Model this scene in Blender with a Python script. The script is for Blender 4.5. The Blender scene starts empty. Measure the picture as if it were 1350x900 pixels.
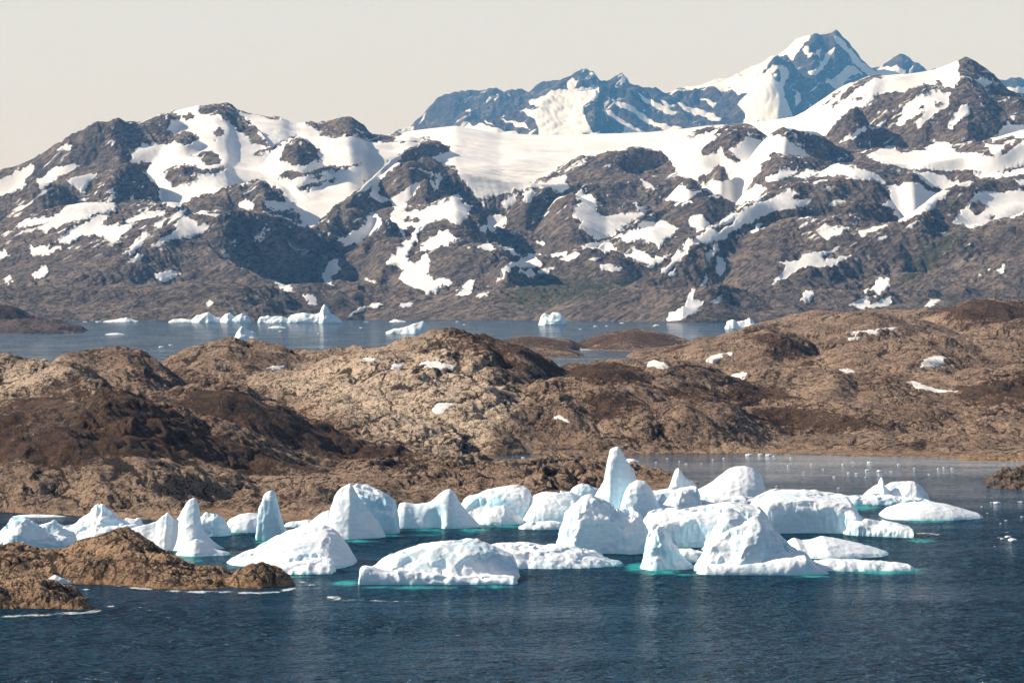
SUN_E, SKY_S, EXPO = 4.9, 0.07, 0.52
HAZE_D, HAZE_C = 1.35e-5, (0.14, 0.46, 1.0)
VEIL_LO, VEIL_HI = (0.585, 0.525, 0.48), (0.535, 0.535, 0.508)
import bpy, math, random
import numpy as np
import openvdb
R = math.radians
sc = bpy.context.scene
col = sc.collection
rng = random.Random(7)

# ------------------------------------------------------------------ camera model (photo 1350 x 900)
CX, CY, F, HC, YH = 675.0, 450.0, 3828.0, 100.0, 387.0
TH = math.atan((CY - YH) / F); CT, ST = math.cos(TH), math.sin(TH)

def pz(py, d):                       # height of the point seen at row py, d metres out
    b = (CY - np.asarray(py, float)) / F
    return HC + d * (b * CT - ST) / (b * ST + CT)
def px_x(px, d): return (np.asarray(px, float) - CX) / F * d
def wd(py):                          # distance of the water surface seen at row py
    b = (CY - py) / F
    return HC * (b * ST + CT) / (ST - b * CT)
def project(x, y, z):
    zz = z - HC
    fw = y * CT - zz * ST; up = y * ST + zz * CT
    return CX + F * x / fw, CY - F * up / fw

cam = bpy.data.cameras.new('camera'); co = bpy.data.objects.new('camera', cam); col.objects.link(co)
co.location = (0, 0, HC); co.rotation_euler = (math.pi / 2 - TH, 0, 0)
cam.sensor_fit = 'HORIZONTAL'; cam.sensor_width = 36.0; cam.lens = 36.0 * F / 1350.0
cam.clip_start = 1.0; cam.clip_end = 150000.0
sc.camera = co

# ------------------------------------------------------------------ noise
_r = np.random.RandomState(3)
_P = _r.permutation(256); _P = np.concatenate([_P, _P, _P])
_G2 = np.array([(math.cos(a), math.sin(a)) for a in np.linspace(0, 2 * math.pi, 17)[:16]], np.float32) * 1.5
_G3 = _r.normal(size=(64, 3)); _G3 = (_G3 / np.linalg.norm(_G3, axis=1)[:, None] * 1.7).astype(np.float32)

def pn2(x, y, seed=0):
    x = np.asarray(x, np.float64) + seed * 17.37; y = np.asarray(y, np.float64) - seed * 9.71
    xi = np.floor(x).astype(np.int64); yi = np.floor(y).astype(np.int64)
    xf = (x - xi).astype(np.float32); yf = (y - yi).astype(np.float32)
    xi &= 255; yi &= 255
    u = xf * xf * xf * (xf * (xf * 6 - 15) + 10); v = yf * yf * yf * (yf * (yf * 6 - 15) + 10)
    def g(ix, iy, fx, fy):
        q = _G2[_P[_P[ix] + iy] & 15]
        return q[..., 0] * fx + q[..., 1] * fy
    a = g(xi, yi, xf, yf); b = g(xi + 1, yi, xf - 1, yf)
    c = g(xi, yi + 1, xf, yf - 1); d = g(xi + 1, yi + 1, xf - 1, yf - 1)
    a += u * (b - a); c += u * (d - c)
    return a + v * (c - a)

def pn3(p, seed=0):
    p = np.asarray(p, np.float64) + seed * 13.13
    i = np.floor(p).astype(np.int64); f = (p - i).astype(np.float32); i &= 255
    w = f * f * f * (f * (f * 6 - 15) + 10)
    def g(a, b, c):
        q = _G3[_P[_P[_P[i[:, 0] + a] + i[:, 1] + b] + i[:, 2] + c] & 63]
        return q[:, 0] * (f[:, 0] - a) + q[:, 1] * (f[:, 1] - b) + q[:, 2] * (f[:, 2] - c)
    def l(a, b, t): return a + t * (b - a)
    x = [l(g(0, b, c), g(1, b, c), w[:, 0]) for c in (0, 1) for b in (0, 1)]
    return l(l(x[0], x[1], w[:, 1]), l(x[2], x[3], w[:, 1]), w[:, 2])

def smax(a, b, k):
    h = np.maximum(k - np.abs(a - b), 0.0)
    return np.maximum(a, b) + h * h / (4 * k)

# ------------------------------------------------------------------ tags
def tag(o, label=None, cat=None, group=None, kind=None):
    if label: o['label'] = label
    if cat: o['category'] = cat
    if group: o['group'] = group
    if kind: o['kind'] = kind
    return o

def mesh_obj(name, v, f, mat, smooth=True, attrs=None):
    me = bpy.data.meshes.new(name)
    v = np.ascontiguousarray(v, np.float32); f = np.ascontiguousarray(f, np.int32)
    n = f.shape[1]
    me.vertices.add(len(v)); me.vertices.foreach_set('co', v.ravel())
    me.loops.add(f.size); me.loops.foreach_set('vertex_index', f.ravel())
    me.polygons.add(len(f)); me.polygons.foreach_set('loop_start', np.arange(len(f), dtype=np.int32) * n)
    me.update(calc_edges=True)
    if smooth: me.polygons.foreach_set('use_smooth', np.ones(len(f), bool))
    for k, a in (attrs or {}).items():
        at = me.attributes.new(k, 'FLOAT', 'POINT'); at.data.foreach_set('value', np.ascontiguousarray(a, np.float32))
    if mat: me.materials.append(mat)
    o = bpy.data.objects.new(name, me); col.objects.link(o)
    return o

# ------------------------------------------------------------------ node helpers
class NT:
    def __init__(s, name):
        s.m = bpy.data.materials.new(name); s.m.use_nodes = True
        s.t = s.m.node_tree; s.t.nodes.clear()
        s.out = s.t.nodes.new('ShaderNodeOutputMaterial')
    def n(s, typ, **kw):
        x = s.t.nodes.new(typ)
        for k, v in kw.items(): setattr(x, k, v)
        return x
    def l(s, a, b): s.t.links.new(a, b)
    def inp(s, node, key, val):
        if hasattr(val, 'is_output') or isinstance(val, bpy.types.NodeSocket): s.l(val, node.inputs[key])
        else: node.inputs[key].default_value = val
    def pos(s): return s.n('ShaderNodeNewGeometry').outputs['Position']
    def map(s, vec, scale, rot=(0, 0, 0)):
        q = s.n('ShaderNodeMapping'); s.l(vec, q.inputs[0]); q.inputs['Scale'].default_value = scale; q.inputs['Rotation'].default_value = rot
        return q.outputs[0]
    def noise(s, vec, scale, detail=4, rough=0.55, typ='FBM', dist=0.0):
        q = s.n('ShaderNodeTexNoise'); q.noise_type = typ; s.l(vec, q.inputs['Vector'])
        q.inputs['Scale'].default_value = scale; q.inputs['Detail'].default_value = detail
        q.inputs['Roughness'].default_value = rough; q.inputs['Distortion'].default_value = dist
        return q.outputs['Fac'] if 'Fac' in q.outputs else q.outputs[0]
    def vor(s, vec, scale, feature='DISTANCE_TO_EDGE'):
        q = s.n('ShaderNodeTexVoronoi'); q.feature = feature; s.l(vec, q.inputs['Vector']); q.inputs['Scale'].default_value = scale
        return q.outputs['Distance']
    def ramp(s, fac, lo, hi, a=0.0, b=1.0):
        q = s.n('ShaderNodeMapRange'); q.interpolation_type = 'SMOOTHSTEP'
        s.inp(q, 0, fac); q.inputs[1].default_value = lo; q.inputs[2].default_value = hi; q.inputs[3].default_value = a; q.inputs[4].default_value = b
        return q.outputs[0]
    def math(s, op, a, b=0.0, clamp=False):
        q = s.n('ShaderNodeMath', operation=op, use_clamp=clamp); s.inp(q, 0, a); s.inp(q, 1, b)
        return q.outputs[0]
    def mix(s, fac, a, b):
        q = s.n('ShaderNodeMix', data_type='RGBA'); s.inp(q, 0, fac)
        for k, v in ((6, a), (7, b)):
            if isinstance(v, tuple): v = (*v, 1.0)
            s.inp(q, k, v)
        return q.outputs[2]
    def attr(s, name): return s.n('ShaderNodeAttribute', attribute_name=name).outputs['Fac']
    def bump(s, h, strength, dist, normal=None):
        q = s.n('ShaderNodeBump'); s.inp(q, 'Height', h); s.inp(q, 'Strength', strength); q.inputs['Distance'].default_value = dist
        if normal: s.l(normal, q.inputs['Normal'])
        return q.outputs[0]
    def bsdf(s, color, rough=0.9, normal=None, spec=0.3, **kw):
        q = s.n('ShaderNodeBsdfPrincipled')
        s.inp(q, 'Base Color', (*color, 1.0) if isinstance(color, tuple) else color); s.inp(q, 'Roughness', rough)
        q.inputs['Specular IOR Level'].default_value = spec
        if normal: s.l(normal, q.inputs['Normal'])
        for k, v in kw.items(): s.inp(q, k, v)
        s.l(q.outputs[0], s.out.inputs[0])
        return q

def far_rock_material(name, rock_a, rock_b, scale=1.0):
    s = NT(name); p = s.pos(); k = 1.0 / scale
    n1 = s.noise(p, 0.004 * k, 6, 0.6); n2 = s.noise(s.map(p, (1, 1, 2.2), (0.4, 0.5, 0.3)), 0.03 * k, 6, 0.7)
    n3 = s.noise(p, 0.011 * k, 5, 0.65, dist=0.6)
    c = s.mix(s.ramp(n1, 0.38, 0.62), rock_a, rock_b)
    c = s.mix(s.ramp(n2, 0.42, 0.58), c, s.mix(0.62, c, (0.035, 0.033, 0.036)))
    c = s.mix(s.math('MULTIPLY', s.ramp(n3, 0.50, 0.68), 0.6), c, (0.44, 0.335, 0.25))
    st_ = s.noise(s.map(s.map(p, (1, 1, 1), (0, math.radians(38), 0)), (0.16, 0.3, 1.0)), 0.075 * k, 6, 0.7, dist=0.4)
    c = s.mix(s.math('MULTIPLY', s.ramp(st_, 0.50, 0.60), 0.75), c, (0.035, 0.032, 0.034))
    c = s.mix(s.math('MULTIPLY', s.ramp(st_, 0.34, 0.42, 1.0, 0.0), 0.45), c, (0.42, 0.33, 0.26))
    gr = s.attr('green'); c = s.mix(s.math('MULTIPLY', s.ramp(s.math('ADD', gr, s.math('MULTIPLY', s.math('SUBTRACT', n2, 0.5), 1.2)), 0.4, 0.7), 0.7), c, (0.075, 0.085, 0.045))
    sn = s.attr('snow')
    e = s.math('ADD', sn, s.math('MULTIPLY', s.math('SUBTRACT', s.noise(p, 0.04 * k, 7, 0.75), 0.5), 1.0))
    e = s.math('ADD', e, s.math('MULTIPLY', s.math('SUBTRACT', s.noise(s.map(s.map(p, (1, 1, 1), (0, math.radians(40), 0)), (0.35, 0.5, 1.0)), 0.16 * k, 5, 0.7), 0.5), 0.75))
    m = s.ramp(e, 0.34, 0.44)
    z_ = s.n('ShaderNodeSeparateXYZ'); s.l(p, z_.inputs[0])
    fl = s.noise(s.map(s.map(p, (1, 1, 1), (0, math.radians(42), 0)), (0.22, 0.4, 1.0)), 0.022 * k, 6, 0.68, dist=0.8)
    fl = s.math('MULTIPLY', s.ramp(s.math('ADD', fl, s.math('MULTIPLY', s.noise(p, 0.0024 * k, 3), 0.35)), 0.775, 0.81), s.ramp(z_.outputs[2], 150.0 * k, 420.0 * k))
    m = s.math('MAXIMUM', m, fl)
    sno = s.mix(s.ramp(s.noise(p, 0.006 * k, 4), 0.35, 0.7), (0.86, 0.84, 0.82), (0.74, 0.72, 0.70))
    dirt = s.attr('dirt'); sno = s.mix(s.math('MULTIPLY', s.math('MULTIPLY', dirt, s.ramp(s.noise(s.map(p, (1, 1, 4)), 0.012, 5, 0.65), 0.4, 0.65)), 0.55), sno, (0.42, 0.37, 0.31))
    c = s.mix(m, c, sno)
    h = s.math('ADD', s.math('MULTIPLY', n2, 1.0), s.math('ADD', s.math('MULTIPLY', st_, 1.2), s.math('MULTIPLY', s.noise(s.map(p, (1, .6, 1.4), (0.3, 0.2, 0.5)), 0.11 * k, 6, 0.75), 0.6)))
    st = s.ramp(m, 0, 1, 1.0, 0.05)
    s.bsdf(c, 0.95, s.bump(h, st, 30.0 * scale), 0.1)
    return s.m

# ------------------------------------------------------------------ heightfield of crest lines
UG = np.arange(-700, 2060, 2.0)
def crest(h, sig=1.6):
    pts = h['p']; xs = np.array([p[0] for p in pts], float); d0 = h['d']
    ds = np.array([p[2] if len(p) > 2 else d0 for p in pts], float)
    ys = np.array([p[1] for p in pts], float)
    py = np.interp(UG, xs, ys); cd = np.interp(UG, xs, ds)
    if 'turn' in h: cd = cd + h['turn'] * np.clip(UG - h.get('ax', xs[int(np.argmin(ys))]), 0, 200)
    e = h.get('end', 1.2)
    py = py + np.maximum(xs[0] - UG, 0) * e + np.maximum(UG - xs[-1], 0) * e
    k = np.exp(-0.5 * (np.arange(-6, 7) / sig) ** 2); k /= k.sum()
    py = np.convolve(np.pad(py, 6, 'edge'), k, 'valid'); cd = np.convolve(np.pad(cd, 6, 'edge'), k, 'valid')
    return pz(py, cd), cd

def hills_height(U, D, hills, k):
    H = np.full(U.shape, -300.0)
    for h in hills:
        cz, cd = crest(h, h.get('sig', 1.6))
        z = np.interp(U, UG, cz); t = np.interp(U, UG, cd) - D
        r = h.get('r', 150.0)
        s = np.where(t > 0, math.tan(R(h.get('f', 30))), math.tan(R(h.get('b', 20))))
        drop = s * (np.sqrt(t * t + r * r) - r)
        if 'reach' in h: drop += np.maximum(t - h['reach'], 0) * 0.8
        H = smax(H, z - drop, k)
    return H

def poly_sd(px, py, poly):            # signed distance to a polygon, positive inside
    P = np.array(poly, float); n = len(P)
    d2 = np.full(px.shape, 1e12); ins = np.zeros(px.shape, bool)
    for i in range(n):
        ax, ay = P[i]; bx, by = P[(i + 1) % n]
        ex, ey = bx - ax, by - ay; L = ex * ex + ey * ey + 1e-9
        t = np.clip(((px - ax) * ex + (py - ay) * ey) / L, 0, 1)
        d2 = np.minimum(d2, (px - ax - t * ex) ** 2 + (py - ay - t * ey) ** 2)
        c = ((ay > py) != (by > py)) & (px < ex * (py - ay) / (ey if abs(ey) > 1e-9 else 1e-9) + ax)
        ins ^= c
    d = np.sqrt(d2)
    return np.where(ins, d, -d)

def paint(px, py, ops, w=2.5):
    m = np.zeros(px.shape, np.float32)
    for op, poly in ops:
        xs = [p[0] for p in poly]; ys = [p[1] for p in poly]
        q = (px > min(xs) - 8) & (px < max(xs) + 8) & (py > min(ys) - 8) & (py < max(ys) + 8)
        if not q.any(): continue
        s = np.clip(0.5 + poly_sd(px[q], py[q], poly) / (2 * w), 0, 1)
        m[q] = np.maximum(m[q], s) if op == 's' else np.minimum(m[q], 1 - s)
    return m

def grid_faces(nr, nc, keep):
    i = np.arange(nr * nc).reshape(nr, nc)
    f = np.stack([i[:-1, :-1], i[:-1, 1:], i[1:, 1:], i[1:, :-1]], -1).reshape(-1, 4)
    k = keep.ravel()[f].any(1)
    return f[k]
def build_grid(name, X, Y, Z, keep, mat, attrs):
    nr, nc = X.shape
    f = grid_faces(nr, nc, keep)
    used = np.zeros(nr * nc, bool); used[f.ravel()] = True
    idx = np.cumsum(used) - 1
    v = np.stack([X, Y, Z], -1).reshape(-1, 3)[used]
    return mesh_obj(name, v, idx[f], mat, attrs={k: a.ravel()[used] for k, a in attrs.items()})
# ================================================================== the snowy range across the fjord
RANGE = [
 dict(d=16400, f=44, r=110, turn=3, ax=150, p=[(-260,330),(-60,262),(0,226),(50,205),(75,190),(100,178),(118,168),(130,161),(160,156),(167,163),(180,159),(215,152),(222,150),(238,158),(250,170),(262,182)]),
 dict(d=17200, f=15.5, r=120, reach=2900, p=[(200,172),(215,160),(228,146),(250,140),(262,138),(285,135),(300,137),(310,145),(330,150),(371,156),(400,168),(430,178),(470,185)]),
 dict(d=17000, f=32, b=30, r=60, p=[(262,142,17150),(285,137,17150),(310,150,17000),(335,165,16700),(350,185,16350),(362,198,16150)]),
 dict(d=16000, f=42, r=60, p=[(222,196),(232,184),(245,176),(258,180),(266,192)]),
 dict(d=15400, f=30, r=80, p=[(208,238),(222,224),(240,217),(262,220),(285,219),(300,222),(312,236)]),
 dict(d=14900, f=46, r=140, turn=4, ax=150, p=[(-260,340),(-60,300),(0,265),(30,248),(60,238),(100,225),(135,220),(165,215),(180,214),(195,225),(207,238),(213,248),(216,262),(225,275)]),
 dict(d=14600, f=42, r=100, p=[(-40,275),(0,262),(20,249),(45,241),(80,240),(95,252),(105,268),(112,285)]),
 dict(d=14000, f=15, r=200, reach=1500, p=[(-260,330),(-60,305),(0,290),(60,275),(110,268),(150,270),(200,268),(232,267),(245,270)]),
 dict(d=14900, f=36, r=80, p=[(250,264),(280,256),(300,249),(320,243),(345,236),(352,240),(362,253),(375,262),(390,272),(400,288)]),
 dict(d=15700, f=44, r=70, p=[(355,210),(372,192),(392,182),(405,184),(417,195),(424,208),(428,222)]),
 dict(d=17200, f=15.5, r=100, reach=3000, p=[(380,166),(400,160),(425,159),(450,156),(462,155),(480,164),(483,175),(505,178),(520,180),(540,178),(553,182),(565,184),(580,186),(588,197),(600,210)]),
 dict(d=17050, f=42, r=40, p=[(398,163),(412,158),(428,161),(448,156),(462,155),(478,163),(484,176)]),
 dict(d=13100, f=46, r=150, turn=4.5, ax=300, p=[(180,335),(205,312),(225,296),(245,285),(260,279),(290,278),(315,276),(338,276),(360,285),(380,293),(400,300),(420,308),(432,322),(440,338),(446,355),(450,378)]),
 dict(d=12700, f=24, r=120, p=[(-260,420),(-80,405),(0,392),(60,385,12100),(100,372,12200),(140,347,12400),(180,320,12700),(210,300,12900),(235,282,13150),(250,290,13100),(260,310,12950),(290,335,12700),(330,362,12400),(380,378,12200),(430,392,12000)]),
 dict(d=13900, f=26, b=30, r=60, p=[(395,312,13700),(420,296,13900),(440,281,14100),(460,263,14400),(480,246,14800),(500,227,15200),(520,209,15700),(540,196,16200),(552,189,16500),(575,186,16700),(592,196,16700)]),
 dict(d=15100, f=46, r=80, turn=3, p=[(490,250),(505,230),(520,216),(540,209),(552,210),(562,220),(575,232),(580,245),(584,265)]),
 dict(d=15600, f=40, r=90, p=[(555,205),(570,208),(585,220),(600,226),(610,238),(620,247),(625,255),(636,268)]),
 dict(d=14750, f=44, r=60, p=[(526,276),(540,262),(553,240),(562,232),(570,240),(575,250),(578,268)]),
 dict(d=14400, f=12, r=150, reach=1500, p=[(480,300),(500,275),(530,272),(560,266),(600,256),(620,266),(635,280)]),
 dict(d=14150, f=42, r=70, p=[(422,310),(440,290),(455,272),(462,269),(475,275),(485,276),(492,290)]),
 dict(d=13450, f=46, r=80, turn=4, ax=480, p=[(436,345),(460,331),(485,318),(500,302),(510,290),(522,298),(528,312),(535,322),(542,335)]),
 dict(d=13850, f=38, r=80, p=[(548,314),(562,300),(580,289),(600,286),(620,291),(632,285),(642,300),(652,318)]),
 dict(d=12900, f=30, r=120, p=[(534,342),(560,332),(590,323),(620,318),(650,322),(680,330),(692,345)]),
 dict(d=12500, f=28, r=80, p=[(600,400),(625,385),(645,365),(662,346),(672,346),(684,356),(700,366)]),
 dict(d=12300, f=24, r=120, p=[(440,392),(480,378),(520,375),(560,386),(600,388),(640,388),(680,380),(720,385)]),
 dict(d=15500, f=34, r=60, p=[(612,264),(635,260),(655,256),(685,250),(700,244)]),
 dict(d=14900, f=48, r=100, turn=4, ax=690, p=[(640,305),(665,287),(680,266),(695,252),(710,246),(722,243),(735,250),(750,258),(760,262),(770,278)]),
 dict(d=14400, f=24, r=120, p=[(620,330),(650,310),(690,305),(730,300),(770,300),(800,318)]),
 dict(d=16050, f=46, r=150, turn=4, ax=800, p=[(692,248),(710,235),(735,222),(755,212),(775,206),(800,204),(820,196),(835,193),(850,195),(870,200),(880,208),(890,222),(897,235),(900,245),(906,262)]),
 dict(d=15350, f=40, r=90, p=[(768,262),(785,250),(800,254),(820,262),(840,262),(856,270),(880,272),(900,280)]),
 dict(d=14900, f=12, r=120, reach=900, p=[(735,262),(757,255),(775,262),(800,275),(850,280)]),
 dict(d=15200, f=40, r=60, p=[(888,252),(900,240),(908,233),(918,238),(928,250),(933,262)]),
 dict(d=14250, f=44, r=80, turn=4, ax=925, p=[(880,278),(900,265),(920,258),(935,256),(950,260),(965,270),(974,278),(982,295)]),
 dict(d=14200, f=28, b=32, r=40, p=[(785,328,13700),(800,317,13900),(830,300,14200),(850,286,14500),(870,276,14700),(890,270,14800),(900,282,14700)]),
 dict(d=13600, f=34, r=70, p=[(798,328),(815,316),(840,314),(860,318),(880,326)]),
 dict(d=13950, f=14, r=100, reach=800, p=[(800,318),(830,304),(860,296),(892,300),(930,300),(950,310)]),
 dict(d=13100, f=36, r=130, p=[(688,350),(720,340),(760,330),(785,325),(810,333),(850,347),(880,356)]),
 dict(d=12400, f=22, r=100, p=[(700,395),(740,392),(780,385),(830,392),(860,400)]),
 dict(d=12000, f=30, r=90, p=[(775,422,11250),(800,406,11350),(830,385,11480),(860,361,11600),(880,346,11700),(900,326,11850),(930,301,12050),(950,288,12150),(975,273,12300),(1000,259,12450),(1020,250,12550),(1050,240,12650),(1075,234,12750),(1100,234,12750),(1150,238,12750),(1170,252,12700),(1185,285,12500),(1200,300,12400)]),
 dict(d=12050, f=26, r=160, p=[(960,322),(990,305),(1030,290),(1070,285),(1110,284),(1150,290),(1190,296)]),
 dict(d=12650, f=46, r=60, turn=2, ax=1100, p=[(1030,256),(1060,240),(1085,235),(1110,234),(1140,236),(1160,241),(1170,252),(1177,268)]),
 dict(d=11900, f=31, r=90, p=[(1010,408,11250),(1030,395,11300),(1060,368,11450),(1085,350,11550),(1110,335,11650),(1140,315,11800),(1170,297,11950),(1190,285,12050),(1215,270,12150),(1240,255,12300),(1265,243,12400),(1300,236,12500),(1350,232,12600),(1420,232,12600),(1600,260,12600)]),
 dict(d=11950, f=30, r=120, p=[(1190,330),(1230,312),(1265,298),(1300,296),(1335,286),(1350,280),(1420,270),(1600,270)]),
 dict(d=11400, f=24, r=120, p=[(900,402,11150),(950,382),(1000,388),(1060,385),(1120,372),(1180,360),(1240,352),(1300,345),(1360,340),(1600,330)]),
 dict(d=14600, f=26, r=80, p=[(1090,222),(1110,213),(1125,210),(1145,214),(1165,222),(1185,228),(1205,222),(1215,230),(1235,245),(1255,256)]),
 dict(d=15400, f=46, r=90, turn=4, ax=1040, p=[(1003,190),(1020,178),(1035,170),(1050,172),(1075,174),(1090,183),(1110,195),(1125,205),(1140,215)]),
 dict(d=16000, f=36, r=90, p=[(898,190),(915,173),(930,169),(950,168),(965,163),(985,167),(1000,172),(1012,178),(1022,192)]),
 dict(d=15300, f=42, r=50, p=[(926,244),(940,225),(948,217),(957,222),(962,238)]),
 dict(d=14900, f=18, r=80, reach=900, p=[(975,262),(985,250),(995,230),(1005,212),(1020,203),(1050,208),(1080,210),(1100,214)]),
 dict(d=17600, f=20, r=150, reach=1800, p=[(960,190),(1000,170),(1050,152),(1090,126),(1110,113),(1130,104),(1150,99),(1165,101),(1200,97),(1230,93),(1250,87),(1262,81),(1270,77),(1285,83),(1300,90),(1315,103),(1330,118),(1345,122),(1420,132),(1600,150)]),
 dict(d=17450, f=40, r=60, p=[(1255,100),(1265,86),(1272,79),(1288,84),(1302,92),(1316,104),(1330,119),(1345,124),(1420,135),(1600,155)]),
 dict(d=16500, f=40, r=90, p=[(1128,158),(1143,136),(1160,127),(1180,127),(1200,118),(1215,112),(1235,115),(1250,118),(1275,120),(1300,125),(1350,128),(1420,135),(1600,150)]),
 dict(d=16150, f=42, r=70, p=[(1082,188),(1105,160),(1115,147),(1128,142),(1138,147),(1145,156),(1152,175)]),
 dict(d=15700, f=9, r=150, reach=900, p=[(1120,212),(1150,196),(1200,194),(1260,190),(1300,186),(1350,172),(1420,165),(1600,160)]),
 dict(d=15350, f=34, r=50, p=[(1250,205),(1262,192),(1285,188),(1310,192),(1322,206)]),
 dict(d=14900, f=16, r=120, reach=1200, p=[(1225,248),(1250,240),(1290,226),(1350,210),(1420,200),(1600,195)]),
 dict(d=19500, f=7.2, r=300, reach=4000, p=[(430,200),(520,177),(560,172),(600,167),(640,173),(660,177),(700,178.5),(750,178.5),(800,177.5),(850,174.5),(900,170.5),(950,165.5),(1000,160.5),(1050,155.5),(1100,152),(1200,150)]),
]
U1 = np.concatenate([np.linspace(-190, -62, 60), np.linspace(-60, 1410, 1330), np.linspace(1412, 1540, 60)]); nc = len(U1)
D1 = np.concatenate([np.linspace(9950, 16800, 720), np.linspace(16810, 20500, 220)])
nr = len(D1)
U0, D0 = np.meshgrid(U1, D1)
X = (U0 - CX) / F * D0; Y = D0
wu = 3.0 * pn2(X / 420, Y / 420, 1) + 1.5 * pn2(X / 150, Y / 150, 2)
wdd = 120 * pn2(X / 600, Y / 600, 3) + 45 * pn2(X / 210, Y / 210, 4)
Z = hills_height(U0 + wu, D0 + wdd, RANGE, 36.0)
shore = np.interp(U1, [-200, 0, 120, 300, 480, 700, 900, 1000, 1600], [wd(424), wd(424), wd(423.5), wd(423.5), wd(421.5), wd(422.5), wd(425), wd(424), wd(422)])[None, :]
sdw = D0 - shore + 50 * pn2(X / 260, Y / 260, 5) + 20 * pn2(X / 80, Y / 80, 6)
base = np.minimum(np.maximum(sdw, -200) * 0.28, 110 + 40 * pn2(X / 500, Y / 500, 8))
Z = smax(Z, base, 20.0)
Z = np.minimum(Z, sdw * 0.9 + 2)
S = 's'; K = 'r'
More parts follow.
